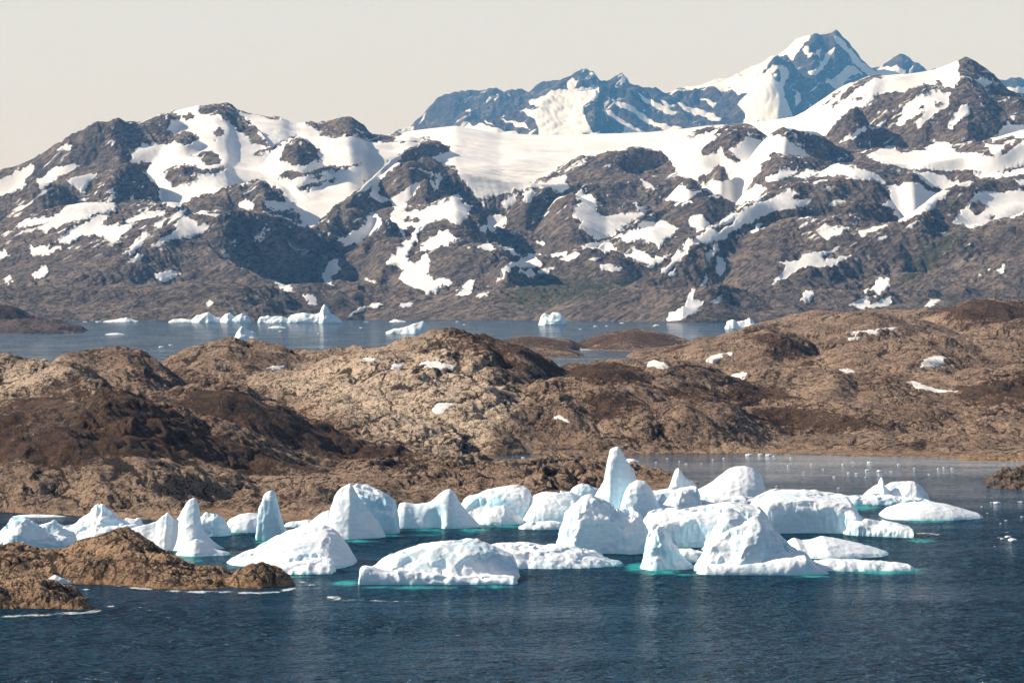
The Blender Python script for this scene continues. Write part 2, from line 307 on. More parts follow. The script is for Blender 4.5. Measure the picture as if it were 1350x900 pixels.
SNOW = [
 (S,[(228,147),(262,138),(300,138),(371,156),(400,160),(440,172),(500,176),(540,180),(560,187),(545,193),(520,207),(500,222),(480,240),(455,262),(440,275),(420,292),(402,302),(385,294),(350,280),(340,270),(350,262),(380,268),(372,255),(352,240),(340,238),(310,247),(285,256),(250,262),(232,272),(218,270),(211,264),(212,245),(198,235),(193,222),(205,214),(172,210),(178,198),(195,188),(225,186),(240,186),(222,172),(225,160),(238,160),(240,148)]),
 (K,[(262,138),(285,130),(312,140),(320,155),(335,162),(345,180),(355,190),(350,194),(332,190),(325,178),(310,168),(300,160),(285,154),(270,153),(262,147)]),
 (K,[(310,142),(330,148),(374,156),(371,159),(340,154),(315,149)]),
 (K,[(240,150),(250,147),(262,153),(250,158),(240,156)]),
 (K,[(222,186),(232,178),(242,173),(256,177),(263,184),(245,191),(232,188)]),
 (K,[(278,175),(286,171),(296,175),(293,182),(284,184)]),
 (K,[(245,205),(265,200),(280,197),(288,205),(294,212),(280,216),(265,212),(262,206)]),
 (K,[(216,226),(235,216),(258,217),(264,222),(302,216),(285,230),(262,229),(258,240),(240,243),(228,243),(218,236)]),
 (K,[(335,206),(350,195),(372,185),(392,177),(390,182),(365,196),(340,207)]),
 (K,[(367,215),(375,195),(388,183),(402,184),(415,192),(425,207),(420,212),(400,219),(385,222),(375,216)]),
 (K,[(360,236),(380,228),(397,229),(400,234),(385,240)]),
 (K,[(390,230),(430,221),(475,215),(488,213),(470,220),(430,227),(395,233)]),
 (K,[(390,250),(415,240),(447,232),(440,239),(410,248),(400,255)]),
 (K,[(406,233),(416,229),(430,231),(420,236)]),
 (K,[(398,158),(412,154),(432,158),(448,152),(462,152),(482,160),(484,173),(500,176),(525,178),(540,175),(553,180),(553,187),(530,186),(510,188),(495,187),(475,184),(470,177),(455,177),(435,180),(420,178),(425,172),(410,168)]),
 (K,[(250,264),(280,255),(310,246),(345,235),(358,248),(368,258),(379,258),(370,263),(352,262),(355,272),(372,275),(385,272),(398,285),(398,293),(385,291),(370,283),(350,277),(330,272),(315,270),(300,274),(270,276),(250,272)]),
 (S,[(313,268),(322,264),(335,266),(333,272),(318,273)]),
 (S,[(0,240),(20,228),(44,214),(44,222),(35,236),(30,246),(15,253),(0,258),(-60,290),(-60,268)]),
 (S,[(50,236),(60,228),(75,218),(105,217),(100,222),(85,226),(75,235),(60,242),(52,250)]),
 (S,[(86,236),(105,230),(118,229),(127,231),(116,240),(112,251),(100,246)]),
 (S,[(78,198),(88,191),(97,192),(92,200)]),
 (S,[(24,301),(25,292),(50,288),(70,287),(80,278),(95,268),(120,268),(152,267),(148,274),(130,280),(100,290),(82,298),(60,309),(50,306),(65,296),(35,297)]),
 (S,[(80,313),(105,295),(130,284),(147,284),(130,296),(165,294),(180,291),(175,298),(165,308),(148,319),(138,312),(125,305),(105,308),(92,315)]),
 (S,[(168,288),(190,279),(222,277),(215,285),(190,287),(172,290)]),
 (S,[(203,297),(225,283),(247,274),(240,283),(220,293),(208,299)]),
 (S,[(164,334),(175,322),(195,304),(199,307),(186,323),(172,333)]),
 (S,[(228,297),(245,284),(256,289),(262,298),(271,294),(273,304),(250,313),(235,316),(212,321),(203,323),(225,308),(235,300)]),
 (S,[(256,277),(270,279),(290,282),(280,285),(262,283)]),
 (S,[(38,326),(55,323),(78,322),(80,325),(60,330),(45,331)]), (S,[(-8,331),(6,331),(13,336),(2,339),(-8,338)]),
 (S,[(44,359),(55,349),(63,349),(60,358),(50,362)]), (S,[(203,359),(215,354),(237,362),(225,366),(208,364)]),
 (S,[(168,345),(180,334),(189,334),(178,345)]), (S,[(6,368),(14,364),(17,369),(9,372)]), (S,[(88,324),(96,322),(92,327)]),
 (S,[(426,366),(432,350),(445,344),(447,358),(436,372),(441,379),(427,377)]),
 (S,[(366,373),(380,376),(386,381),(372,379)]), (S,[(398,387),(410,389),(421,401),(410,400)]),
 (S,[(461,416),(470,407),(482,402),(478,409)]), (S,[(484,403),(495,397),(507,397),(497,405)]), (S,[(525,402),(537,396),(547,397),(535,404)]),
 (S,[(482,367),(492,371),(497,374),(486,372)]), (S,[(271,401),(280,397),(283,402),(275,405)]),
 (S,[(472,253),(490,232),(505,217),(526,207),(529,212),(518,222),(505,233),(498,246),(480,254)]),
 (S,[(484,264),(492,250),(500,247),(501,258),(515,263),(530,251),(545,242),(554,239),(548,251),(538,263),(530,276),(540,279),(560,273),(575,267),(590,262),(603,257),(610,264),(621,270),(620,279),(610,289),(600,291),(590,287),(575,287),(565,293),(555,302),(551,312),(542,322),(535,335),(545,346),(560,331),(566,345),(563,360),(575,368),(590,367),(596,377),(580,379),(565,384),(550,381),(540,373),(527,366),(535,355),(525,348),(510,346),(514,338),(525,335),(525,328),(535,315),(525,305),(520,298),(515,288),(520,278),(512,270)]),
 (K,[(531,288),(543,283),(552,286),(548,294),(536,292)]), (K,[(531,305),(540,298),(547,302),(540,312),(534,318)]), (K,[(500,270),(512,265),(522,275),(515,285),(505,280)]),
 (S,[(448,314),(465,300),(480,297),(485,284),(497,283),(505,293),(500,301),(480,310),(472,319),(455,319)]),
 (S,[(573,230),(580,228),(583,238),(577,246),(574,238)]),
 (S,[(520,182),(545,168),(600,160),(660,170),(800,170),(900,164),(950,158),(1000,154),(1060,146),(1090,122),(1115,106),(1130,108),(1160,97),(1200,93),(1240,88),(1262,78),(1264,100),(1262,112),(1255,118),(1235,108),(1215,110),(1190,120),(1160,124),(1145,135),(1138,142),(1125,142),(1110,155),(1090,178),(1075,175),(1050,172),(1030,170),(1015,178),(1000,190),(1015,181),(1030,181),(1042,190),(1055,196),(1072,207),(1050,206),(1020,202),(1005,215),(1000,228),(985,246),(975,256),(968,267),(955,262),(940,257),(925,248),(922,240),(905,236),(893,228),(885,212),(870,200),(840,193),(815,200),(790,206),(765,208),(740,220),(700,241),(745,231),(749,245),(738,251),(725,243),(700,245),(685,250),(640,261),(630,259),(620,246),(605,228),(592,215),(566,205),(590,200),(594,196),(578,186),(560,183)]),
 (K,[(903,180),(920,170),(950,166),(966,160),(985,164),(1000,170),(1012,178),(1005,184),(985,183),(990,178),(975,190),(965,200),(977,212),(968,216),(955,207),(950,195),(940,205),(928,208),(925,200),(935,190),(945,180),(930,176),(912,182)]),
 (K,[(934,237),(940,222),(948,216),(957,222),(959,236),(948,241)]), (K,[(918,239),(928,231),(937,238),(930,245)]),
 (K,[(1103,133),(1120,112),(1140,100),(1160,96),(1167,100),(1146,108),(1130,119),(1115,134)]),
 (K,[(1081,138),(1105,119),(1109,122),(1090,138)]), (K,[(1120,134),(1145,124),(1142,129),(1125,136)]), (K,[(1096,139),(1112,131),(1108,137),(1096,143)]),
 (K,[(560,182),(580,183),(594,197),(588,200),(570,203),(555,200)]), (K,[(1233,108),(1240,104),(1244,112),(1238,114)]),
 (S,[(552,326),(560,320),(570,309),(578,301),(590,301),(598,310),(606,311),(595,318),(575,324),(560,327)]),
 (S,[(641,294),(645,285),(660,280),(668,287),(665,298),(655,303),(645,301)]), (S,[(632,300),(637,296),(641,300),(636,305)]),
 (S,[(661,269),(670,260),(683,256),(680,264),(668,275)]), (S,[(689,254),(700,249),(707,251),(698,263),(690,263)]), (S,[(633,266),(639,264),(637,274)]),
 (S,[(629,324),(640,319),(650,325),(654,331),(640,330)]), (S,[(653,325),(672,329),(687,337),(670,334)]),
 (S,[(654,377),(660,362),(670,350),(685,343),(705,332),(713,334),(706,345),(716,356),(705,355),(690,350),(676,355),(665,369)]),
 (S,[(685,358),(700,355),(707,364),(695,364)]), (S,[(709,361),(722,357),(728,354),(723,364)]), (S,[(724,338),(745,335),(744,341),(730,342)]), (S,[(736,346),(760,335),(764,340),(750,348)]),
 (S,[(601,384),(615,375),(623,372),(621,383),(610,386)]), (S,[(631,387),(645,382),(644,387)]), (S,[(706,318),(714,316),(714,322)]),
 (S,[(756,256),(768,249),(772,258),(785,265),(785,280),(792,290),(805,288),(820,282),(846,279),(848,286),(830,296),(810,309),(798,317),(785,316),(775,309),(764,301),(770,290),(755,286),(756,275),(765,268)]),
 (S,[(810,315),(830,303),(850,296),(875,294),(890,300),(895,303),(880,313),(868,323),(860,317),(845,312),(830,316)]),
 (S,[(866,259),(882,262),(890,250),(895,246),(906,253),(913,262),(900,267),(880,266)]), (S,[(906,289),(915,283),(923,280),(931,290),(936,300),(925,304),(915,303)]),
 (S,[(834,268),(850,274),(858,276),(845,277)]), (S,[(845,234),(860,241),(866,246),(852,242)]),
 (S,[(767,326),(785,319),(800,321),(813,328),(800,333),(785,326),(770,328)]), (S,[(831,327),(845,330),(860,338),(875,340),(887,334),(868,346),(850,346),(835,335)]),
 (S,[(819,335),(840,337),(860,346),(845,348),(822,341)]), (S,[(849,353),(860,343),(869,341),(862,351)]), (S,[(775,343),(790,339),(781,347)]), (S,[(791,350),(805,349),(822,354),(808,359),(795,355)]),
 (S,[(871,356),(890,340),(905,325),(925,311),(942,298),(960,283),(975,275),(1000,264),(1030,257),(1050,259),(1067,263),(1060,269),(1030,273),(1005,283),(985,291),(965,303),(953,314),(935,320),(920,323),(905,336),(890,346),(878,356)]),
 (K,[(938,303),(960,290),(972,284),(962,297),(945,306)]),
 (S,[(1024,256),(1045,249),(1051,256),(1035,259)]), (S,[(964,263),(975,255),(985,250),(1000,245),(1011,248),(1000,259),(975,271)]),
 (S,[(1010,236),(1030,225),(1052,221),(1045,230),(1020,238)]), (S,[(1045,234),(1065,225),(1079,228),(1060,236)]), (S,[(988,303),(1000,293),(1006,292),(998,306)]),
 (S,[(931,346),(938,328),(946,321),(947,328),(938,341)]), (S,[(943,359),(945,342),(952,339),(956,345),(957,355),(948,366)]), (S,[(884,356),(890,355),(889,362)]),
 (S,[(1017,376),(1030,362),(1035,350),(1027,345),(1045,345),(1060,335),(1075,330),(1092,327),(1107,324),(1082,334),(1085,341),(1100,338),(1122,331),(1105,346),(1085,353),(1070,348),(1050,358),(1035,371)]),
 (S,[(876,422),(885,410),(900,400),(905,394),(912,382),(917,379),(912,393),(926,397),(920,405),(905,419),(895,423)]), (S,[(922,380),(926,366),(931,362),(927,375)]),
 (S,[(937,401),(950,392),(946,402)]), (S,[(1054,396),(1065,385),(1075,386),(1068,397)]),
 (S,[(1127,382),(1140,380),(1150,377),(1155,367),(1169,365),(1171,372),(1162,386),(1155,391),(1150,382),(1140,391),(1132,387)]),
 (S,[(1118,401),(1135,395),(1152,392),(1140,398),(1150,403),(1165,395),(1177,390),(1171,403),(1150,406),(1125,403)]),
 (S,[(1071,306),(1095,303),(1122,299),(1110,308),(1090,311)]), (S,[(1129,304),(1150,299),(1167,296),(1155,304),(1135,311)]), (S,[(1154,316),(1165,309),(1169,311),(1160,319)]), (S,[(1192,301),(1205,292),(1203,299)]),
 (S,[(1220,402),(1232,394),(1238,393),(1228,403)]), (S,[(1275,322),(1281,317),(1280,323)]), (S,[(1293,359),(1307,353),(1303,358)]), (S,[(1313,356),(1325,349),(1321,356)]),
 (S,[(1073,236),(1085,225),(1100,217),(1125,221),(1145,225),(1160,235),(1170,245),(1185,245),(1195,237),(1210,239),(1222,252),(1252,256),(1245,262),(1225,275),(1205,286),(1185,291),(1180,282),(1185,278),(1163,272),(1175,262),(1175,250),(1160,238),(1130,233),(1100,233)]),
 (S,[(1207,225),(1225,224),(1245,232),(1250,234),(1265,240),(1282,243),(1275,251),(1255,251),(1235,244),(1215,236)]),
 (S,[(1143,206),(1165,195),(1178,192),(1190,200),(1215,195),(1240,187),(1255,191),(1260,200),(1275,205),(1295,205),(1310,210),(1330,200),(1350,190),(1420,180),(1600,180),(1600,215),(1420,215),(1350,216),(1320,223),(1300,227),(1270,227),(1240,222),(1220,218),(1200,222),(1175,216)]),
 (S,[(1308,182),(1325,167),(1350,169),(1420,167),(1600,167),(1600,190),(1350,186),(1330,181)]), (S,[(1299,190),(1325,195),(1318,206),(1305,201)]),
 (S,[(1182,164),(1192,142),(1200,131),(1215,127),(1235,122),(1253,125),(1248,138),(1235,150),(1218,159),(1212,168),(1209,161),(1222,145),(1205,152),(1190,161)]),
 (K,[(1211,142),(1218,137),(1220,142),(1214,146)]), (K,[(1231,138),(1240,133),(1240,139),(1233,143)]),
 (S,[(1249,171),(1262,150),(1270,139),(1279,136),(1275,149),(1262,164),(1252,172)]), (S,[(1286,104),(1300,102),(1308,107),(1298,111)]),
 (S,[(1146,171),(1160,160),(1169,154),(1165,161),(1152,171)]), (S,[(1109,189),(1125,180),(1141,169),(1138,176),(1120,188)]),
 (S,[(1256,291),(1265,280),(1280,270),(1285,259),(1295,257),(1310,257),(1330,254),(1350,251),(1420,247),(1600,245),(1600,275),(1420,276),(1350,281),(1335,286),(1310,291),(1295,299),(1280,298),(1265,297)]),
 (K,[(1276,278),(1285,269),(1301,272),(1298,281),(1285,284)]), (K,[(1300,286),(1312,283),(1312,289)]),
 (S,[(1335,240),(1350,238),(1420,236),(1420,243),(1350,244)]), (S,[(1280,232),(1300,227),(1330,224),(1420,218),(1420,226),(1330,230),(1295,234)]),
]
PX, PY = project(X, Y, Z)
jx = 3.0 * pn2(X / 90, Z / 60, 21) + 2.8 * pn2(X / 35, Z / 25, 22) + 2.0 * pn2(X / 14, Z / 12, 25); jy = 2.4 * pn2(X / 90, Z / 60, 23) + 2.4 * pn2(X / 35, Z / 25, 24) + 1.8 * pn2(X / 14, Z / 12, 26)
snow = paint(PX + jx, PY + jy, SNOW, 2.6)
green = np.clip(paint(PX, PY, [(S,[(655,380),(700,366),(760,360),(800,362),(850,358),(845,372),(800,395),(760,405),(700,410),(665,400)]), (S,[(1190,340),(1240,300),(1290,300),(1250,340),(1210,370),(1180,375)]), (S,[(330,372),(380,385),(420,395),(360,400),(320,390)])], 16), 0, 1) * 0.8
dirt = paint(PX, PY, [(S,[(600,222),(680,218),(745,222),(720,240),(640,262),(625,250)]), (S,[(590,190),(640,188),(650,196),(600,198)])], 6)
rug = 1 - 0.88 * np.clip((snow - 0.2) / 0.5, 0, 1)
def bil(l, seed, a=0.5, st=1.6):
    c, s = math.cos(a), math.sin(a)
    return np.abs(pn2((X * c + Y * s) / l, (-X * s + Y * c) / (l * st), seed))
RV = np.clip(0.75 + 0.8 * pn2(X / 420, Y / 420, 17), 0.25, 1.4)
Zn = 16 * pn2(X / 420, Y / 520, 9) + rug * (30 * (bil(300, 10) - 0.3) + 15 * (bil(130, 11, -0.3) - 0.3) + RV * (11 * (bil(58, 12, 0.9, 1.8) - 0.3) + 8 * (bil(27, 13, 0.2, 1.5) - 0.3) + 12 * (bil(40, 14, 0.45, 4.5) - 0.3) + 6 * (bil(17, 15, 0.4, 3.5) - 0.3) + 8 * (bil(80, 16, -0.5, 3.0) - 0.3)))
low = np.clip(sdw / 400, 0.08, 1) * np.clip((20400 - D0) / 800, 0.0, 1)
far_damp = np.where(D0 > 18300, 0.25, 1.0)
Z = np.maximum(Z + Zn * low * far_damp, -6)
M_RANGE = far_rock_material('mountain_rock_and_snow', (0.205, 0.168, 0.142), (0.33, 0.268, 0.215))
o = build_grid('mountain_range', X, Y, Z, Z > -3, M_RANGE, dict(snow=snow, green=green, dirt=dirt))
tag(o, 'grey brown mountain range streaked with snow rising beyond the fjord', 'mountains', kind='structure')

# ------------------------------------------------------------------ blue peaks behind the glacier
PEAKS = [
 dict(d=34500, f=46, r=150, p=[(525,172),(545,160),(560,145),(575,130),(590,120),(610,116),(650,115),(665,117),(685,115),(695,118),(705,113),(720,106),(735,101),(750,95),(765,89),(783,89),(788,97),(793,104),(803,102),(815,98),(820,95),(828,105),(834,117),(846,130)]),
 dict(d=30500, f=26, r=300, p=[(585,182),(620,163),(650,152),(690,144),(700,134),(730,125),(760,118),(785,115),(792,122),(800,150)]),
 dict(d=31500, f=40, r=120, p=[(700,180),(740,160),(768,138),(786,118),(800,112),(830,112),(857,120),(862,116),(890,117),(915,118),(950,113),(965,115),(980,105),(1000,88),(1015,75),(1025,71),(1040,78),(1060,95),(1080,115),(1090,130),(1098,152)]),
 dict(d=33000, f=24, r=200, p=[(880,122),(900,118),(930,112),(960,103),(1000,84),(1030,68),(1050,48),(1060,45),(1070,43),(1076,46)]),
 dict(d=32800, f=46, r=80, p=[(1030,100),(1045,76),(1055,66),(1066,48),(1072,41),(1076,38),(1082,41),(1088,42),(1095,41),(1102,37),(1108,45),(1118,56),(1127,66),(1135,75),(1145,82),(1160,88),(1180,93),(1200,99),(1230,110)]),
 dict(d=34500, f=42, r=100, p=[(1145,88),(1163,82),(1170,78),(1178,73),(1190,75),(1205,82),(1220,88),(1235,94),(1252,104)]),
 dict(d=34500, f=42, r=100, p=[(1300,112),(1322,105),(1335,104),(1350,108),(1400,104),(1460,112),(1600,130)]),
 dict(d=31500, f=44, r=120, p=[(596,175),(620,160),(650,150),(680,148),(700,153),(712,165),(718,180)]),
]
PK = 1.45
for h in PEAKS: h['sig'] = 0.7; h['d'] *= PK; h['r'] *= 0.5; h['p'] = [(q[0], q[1], q[2] * PK) if len(q) > 2 else q for q in h['p']]
nc2, nr2 = 1150, 520
U0, D0 = np.meshgrid(np.linspace(430, 1560, nc2), np.linspace(26500, 36500, nr2) * PK)
X = (U0 - CX) / F * D0; Y = D0
Z = hills_height(U0 + 1.6 * pn2(X / 700, Y / 700, 31), D0 + 300 * pn2(X / 1300, Y / 1300, 32), PEAKS, 50.0)
PSNOW = [
 (S,[(880,120),(900,114),(960,100),(1000,80),(1030,64),(1055,42),(1070,40),(1064,55),(1050,70),(1045,76),(1030,73),(1022,74),(1010,86),(990,103),(965,117),(940,115),(915,119)]),
 (S,[(965,119),(980,107),(1000,97),(1018,85),(1030,85),(1040,95),(1032,110),(1035,125),(1040,140),(1047,156),(980,164),(985,150),(972,140),(985,125)]),
 (K,[(1018,95),(1026,90),(1030,104),(1023,108)]), (K,[(1038,88),(1046,100),(1052,124),(1060,152),(1048,154),(1042,128)]),
 (S,[(1097,45),(1116,58),(1130,76),(1150,90),(1175,96),(1180,103),(1150,103),(1135,92),(1120,76),(1104,58)]),
 (S,[(1074,94),(1085,75),(1092,64),(1101,62),(1095,73),(1085,87),(1077,97)]), (S,[(1059,66),(1066,63),(1071,72),(1065,76)]), (S,[(1077,66),(1083,61),(1080,77)]), (S,[(1066,90),(1080,88),(1076,98),(1067,96)]),
 (S,[(1088,108),(1105,95),(1125,89),(1138,97),(1118,106),(1100,115)]), (S,[(1156,89),(1180,86),(1194,93),(1192,104),(1165,104)]), (S,[(1198,90),(1203,86),(1204,95),(1199,97)]),
 (S,[(580,185),(600,172),(625,160),(650,153),(690,146),(714,146),(692,136),(720,126),(745,119),(788,112),(789,125),(775,133),(768,140),(772,155),(778,168),(800,178),(700,185)]),
 (K,[(610,161),(640,152),(660,146),(690,147),(706,158),(711,168),(711,180),(690,178),(680,171),(655,170),(630,166)]), (S,[(660,153),(690,161),(700,168),(680,163)]), (S,[(640,160),(655,166),(640,164)]), (K,[(768,173),(778,171),(784,177),(770,178)]),
 (S,[(793,138),(815,152),(835,168),(866,180),(820,180),(825,167),(805,152)]), (S,[(803,124),(830,138),(865,157),(900,168),(880,169),(850,157),(820,141)]), (S,[(893,133),(930,143),(952,155),(948,162),(920,151),(900,143)]),
 (S,[(838,122),(870,136),(892,148),(880,148),(855,136)]), (S,[(870,130),(890,139),(880,141)]), (S,[(920,128),(945,132),(940,137)]), (S,[(748,107),(756,99),(763,105),(756,118),(750,121)]),
 (S,[(614,146),(620,140),(621,147)]), (S,[(552,160),(562,147),(560,155)]), (S,[(640,135),(645,128),(648,131)]), (S,[(1048,125),(1052,118),(1056,130),(1050,135)]), (S,[(1320,115),(1350,112),(1400,110),(1400,125),(1330,122)]),
 (S,[(525,176),(538,162),(545,164),(543,176)]),
]
PX, PY = project(X, Y, Z)
snow = paint(PX + 1.8 * pn2(X / 300, Z / 150, 33) + 1.3 * pn2(X / 90, Z / 60, 38), PY + 1.8 * pn2(X / 300, Z / 150, 34) + 1.3 * pn2(X / 90, Z / 60, 39), PSNOW, 1.3)
rug = 1 - 0.5 * np.clip((snow - 0.2) / 0.5, 0, 1)
Z = Z + rug * (150 * (bil(850, 35, 0.4, 2.0) - 0.35) + 90 * (bil(370, 36, -0.5, 1.8) - 0.35) + 45 * (bil(170, 37, 0.2, 1.5) - 0.3) + 25 * (bil(80, 40, 0.4, 2.2) - 0.3))
Z = np.maximum(Z, -6)
M_PEAK = far_rock_material('peak_rock_and_snow', (0.10, 0.085, 0.08), (0.16, 0.13, 0.115), 3.0)
o = build_grid('peaks', X, Y, Z, Z > -3, M_PEAK, dict(snow=snow))
tag(o, 'far blue peaks with snowy flanks standing behind the glacier', 'peaks', kind='structure')
# ================================================================== the brown rocky land between bay and fjord
LAND = [
 dict(d=1450, f=11, b=9, r=40, p=[(-400,560),(-60,556),(0,549),(40,543),(90,552),(130,563),(180,576),(220,591),(270,611),(320,627)], end=.4),
 dict(d=1600, f=13, b=10, r=50, p=[(-400,530),(-60,520),(0,522),(40,520),(70,512),(100,506),(135,503),(170,505),(200,515),(230,530),(265,545),(300,560),(340,575),(380,592),(420,608),(460,621)], end=.4),
 dict(d=1770, f=12, b=10, r=50, p=[(200,506),(230,500),(260,497),(300,498),(330,505),(360,518),(400,538),(430,552),(470,572),(510,585),(550,595),(600,603),(640,608),(680,614)], end=.4),
 dict(d=2000, f=11, b=12, r=60, p=[(-400,474),(-60,470),(0,467),(50,465),(85,470),(110,478),(130,492)], end=.5),
 dict(d=2200, f=12, b=12, r=50, p=[(70,478),(85,468),(100,460),(130,456),(165,457),(190,462),(215,475),(235,491),(245,503)], end=.6),
 dict(d=2450, f=11, b=12, r=60, p=[(200,478),(215,467),(240,455),(270,447),(300,443),(320,444),(345,449),(370,452),(400,460),(420,458),(450,456),(480,452),(495,458),(510,472)], end=.6),
 dict(d=2150, f=14, b=14, r=90, p=[(290,508),(330,490),(370,478),(420,468),(470,458),(500,450),(540,444),(580,438),(610,435),(640,437),(665,442),(690,451),(715,464),(735,478),(760,495)], end=.5),
 dict(d=1900, f=9, b=8, r=80, p=[(400,570),(450,545),(520,540),(600,545),(680,535),(740,525),(800,520),(860,528),(900,540)], end=.4),
 dict(d=2000, f=10, b=9, r=50, p=[(690,510),(740,488),(780,480),(820,486),(860,498),(900,507),(950,520)], end=.4),
 dict(d=2350, f=11, b=9, r=50, p=[(730,482),(760,474),(790,470),(830,467),(870,465),(900,470),(930,479),(960,492)], end=.4),
 dict(d=5350, f=9, b=9, r=80, p=[(725,462),(750,456),(765,450),(790,441),(815,435),(835,432),(860,434),(880,439),(905,446)], end=.4),
 dict(d=5200, f=7, b=9, r=80, p=[(650,452),(670,446),(690,442),(720,443),(750,447),(768,457)], end=.4),
 dict(d=4700, f=6, b=6, r=60, p=[(620,458),(680,455.5),(720,456),(750,459),(768,466)], end=.6),
 dict(d=4650, f=6, b=6, r=60, p=[(826,467),(838,460),(880,455),(920,452),(960,449)], end=.6),
 dict(d=3000, f=10, b=9, r=70, p=[(865,464),(880,458),(910,450),(950,445),(985,438),(1010,432),(1035,435),(1060,445),(1075,456),(1084,472)], end=.5),
 dict(d=3700, f=9, b=9, r=90, p=[(900,452),(930,445),(960,436),(985,431),(1020,428),(1060,421),(1080,414),(1110,411),(1140,409),(1170,412),(1200,419),(1240,430)], end=.3),
 dict(d=3950, f=13, b=11, r=70, p=[(1195,428),(1230,412),(1255,400),(1280,392),(1305,390),(1330,393),(1360,400),(1420,405),(1700,410)], end=.4),
 dict(d=4400, f=9, b=9, r=90, p=[(1020,420),(1050,413),(1080,408),(1120,411),(1160,408),(1200,407),(1260,402),(1700,400)], end=.3),
 dict(d=3300, f=10, b=9, r=60, p=[(1240,450),(1270,440),(1300,429),(1330,422),(1360,419),(1420,416),(1700,412)], end=.4),
 dict(d=2800, f=9, b=8, r=60, p=[(1050,472),(1080,461),(1130,449),(1180,441),(1230,439),(1280,445),(1320,453),(1420,456),(1700,456)], end=.3),
 dict(d=2400, f=10, b=8, r=60, p=[(930,520),(1000,500),(1050,488),(1100,480),(1150,483),(1200,491),(1250,486),(1300,478),(1360,475),(1420,471),(1700,468)], end=.3),
 dict(d=2080, f=10, b=8, r=50, p=[(820,550),(850,541),(900,530),(950,525),(1000,532),(1050,541),(1100,531),(1150,525),(1200,531),(1260,536),(1300,528),(1360,530),(1420,530),(1700,530)], end=.3),
 dict(d=1905, f=9, b=7, r=40, p=[(600,580),(650,570),(700,565),(760,562),(850,563),(950,569),(1050,573),(1150,571),(1250,576),(1420,576),(1700,576)], end=.3),
]
nc3 = 1350
U1 = np.linspace(-190, 1540, nc3)
D1 = np.concatenate([np.exp(np.linspace(math.log(1215), math.log(2700), 900)), np.linspace(2703, 6000, 420)])
U0, D0 = np.meshgrid(U1, D1)
X = (U0 - CX) / F * D0; Y = D0
Z = hills_height(U0 + 4 * pn2(X / 60, Y / 90, 41) + 2 * pn2(X / 22, Y / 30, 42), D0 + 25 * pn2(X / 90, Y / 110, 43) + 9 * pn2(X / 30, Y / 30, 44), LAND, 6.0)
def line_d(pts): return np.interp(U1, [p[0] for p in pts], [wd(p[1]) for p in pts])[None, :]
near_front = line_d([(-400,676),(0,674),(60,677),(140,683),(230,688),(330,690),(420,688),(520,681),(620,671),(700,667),(760,661),(830,651),(880,644),(910,639),(924,636),(925,602),(1600,602)])
near_back = line_d([(-400,560),(560,560),(600,590),(632,600),(650,605),(715,607),(770,602),(800,603),(830,611),(870,620),(905,630),(924,635.5),(926,640),(1600,660)])
rear_front = line_d([(-400,600),(600,598),(650,600),(700,598),(830,598),(900,598),(1000,598),(1100,600),(1200,602),(1350,606),(1600,610)])
wob = 7 * pn2(X / 45, Y / 45, 45) + 3.5 * pn2(X / 16, Y / 16, 46) + 1.5 * pn2(X / 6, Y / 6, 47)
a = np.minimum(D0 - near_front, (near_back - D0) * 0.7) + wob
b = D0 - rear_front + wob
sd = np.maximum(a, b)
isnear = a > b
pen = hills_height(U0, D0, [dict(d=1690, f=8, b=12, r=20, p=[(560,606),(600,607),(640,610),(670,613),(700,611),(720,604),(742,597),(760,594),(790,596),(820,604),(850,611),(880,616),(905,626),(922,634)], end=1.0),
                            dict(d=1500, f=6, b=6, r=20, p=[(380,636),(460,630),(540,632),(620,634),(700,632),(780,634),(860,640),(900,645)], end=.6)], 4.0)
Z = np.where(D0 < rear_front - 3, np.where(U0 > 610, np.minimum(Z, pen + 3), Z), Z)
Z = smax(Z, np.where(a > -30, pen, -99), 3.0)
backlim = np.interp(U0, [-400, 500, 640, 760, 860, 1000, 1600], [2550, 2700, 2750, 2900, 4300, 5900, 5900])
Z = smax(Z, np.minimum(np.minimum(sd * 0.10, 7.0), (backlim - D0) * 0.3), 3.0)
Z = np.minimum(Z, np.where(sd > 0, 0.3 + sd * 0.34, sd * 0.4))
veg_shade_p = [(S,[(220,498),(330,505),(420,545),(520,590),(440,600),(360,570),(260,535)]), (S,[(870,500),(1000,505),(1060,520),(960,525),(880,520)]), (S,[(760,505),(840,515),(860,540),(780,535)]), (S,[(650,455),(690,438),(760,446),(835,428),(905,442),(900,456),(760,462)]), (S,[(-200,535),(0,528),(70,508),(140,500),(200,512),(250,540),(330,575),(400,600),(440,616),(400,622),(330,615),(260,600),(200,602),(120,596),(60,600),(0,610),(-200,620)]),
         (S,[(330,508),(400,540),(480,578),(600,606),(560,606),(480,596),(420,578),(360,545)]), (S,[(640,436),(690,448),(750,485),(720,490),(670,470),(640,450)]),
         (S,[(560,460),(600,440),(640,436),(650,455),(600,465)]), (S,[(1225,405),(1280,390),(1350,395),(1500,405),(1500,430),(1280,425)]), (S,[(1250,500),(1350,480),(1500,480),(1500,520),(1350,530),(1280,525)]), (S,[(90,500),(140,503),(120,540),(80,545)]),
         (S,[(985,440),(1030,433),(1080,458),(1070,472),(1020,468)]), (S,[(700,462),(760,470),(860,480),(900,500),(800,500),(720,490)]), (S,[(960,530),(1100,540),(1150,552),(1040,562),(950,548)]), (S,[(180,480),(240,488),(248,500),(200,498)])]
PX, PY = project(X, Y, Z)
veg_shade = paint(PX, PY, veg_shade_p, 14)  # scrub cover, plus shade painted dark on the right flanks of hills
tan_p = [(S,[(330,492),(470,462),(560,445),(600,450),(640,480),(690,520),(640,590),(560,590),(480,560),(400,520)]), (S,[(60,515),(110,507),(130,515),(90,545),(20,560)]), (S,[(0,470),(60,468),(100,500),(40,510),(0,510)])]
tan = paint(PX, PY, tan_p, 16)
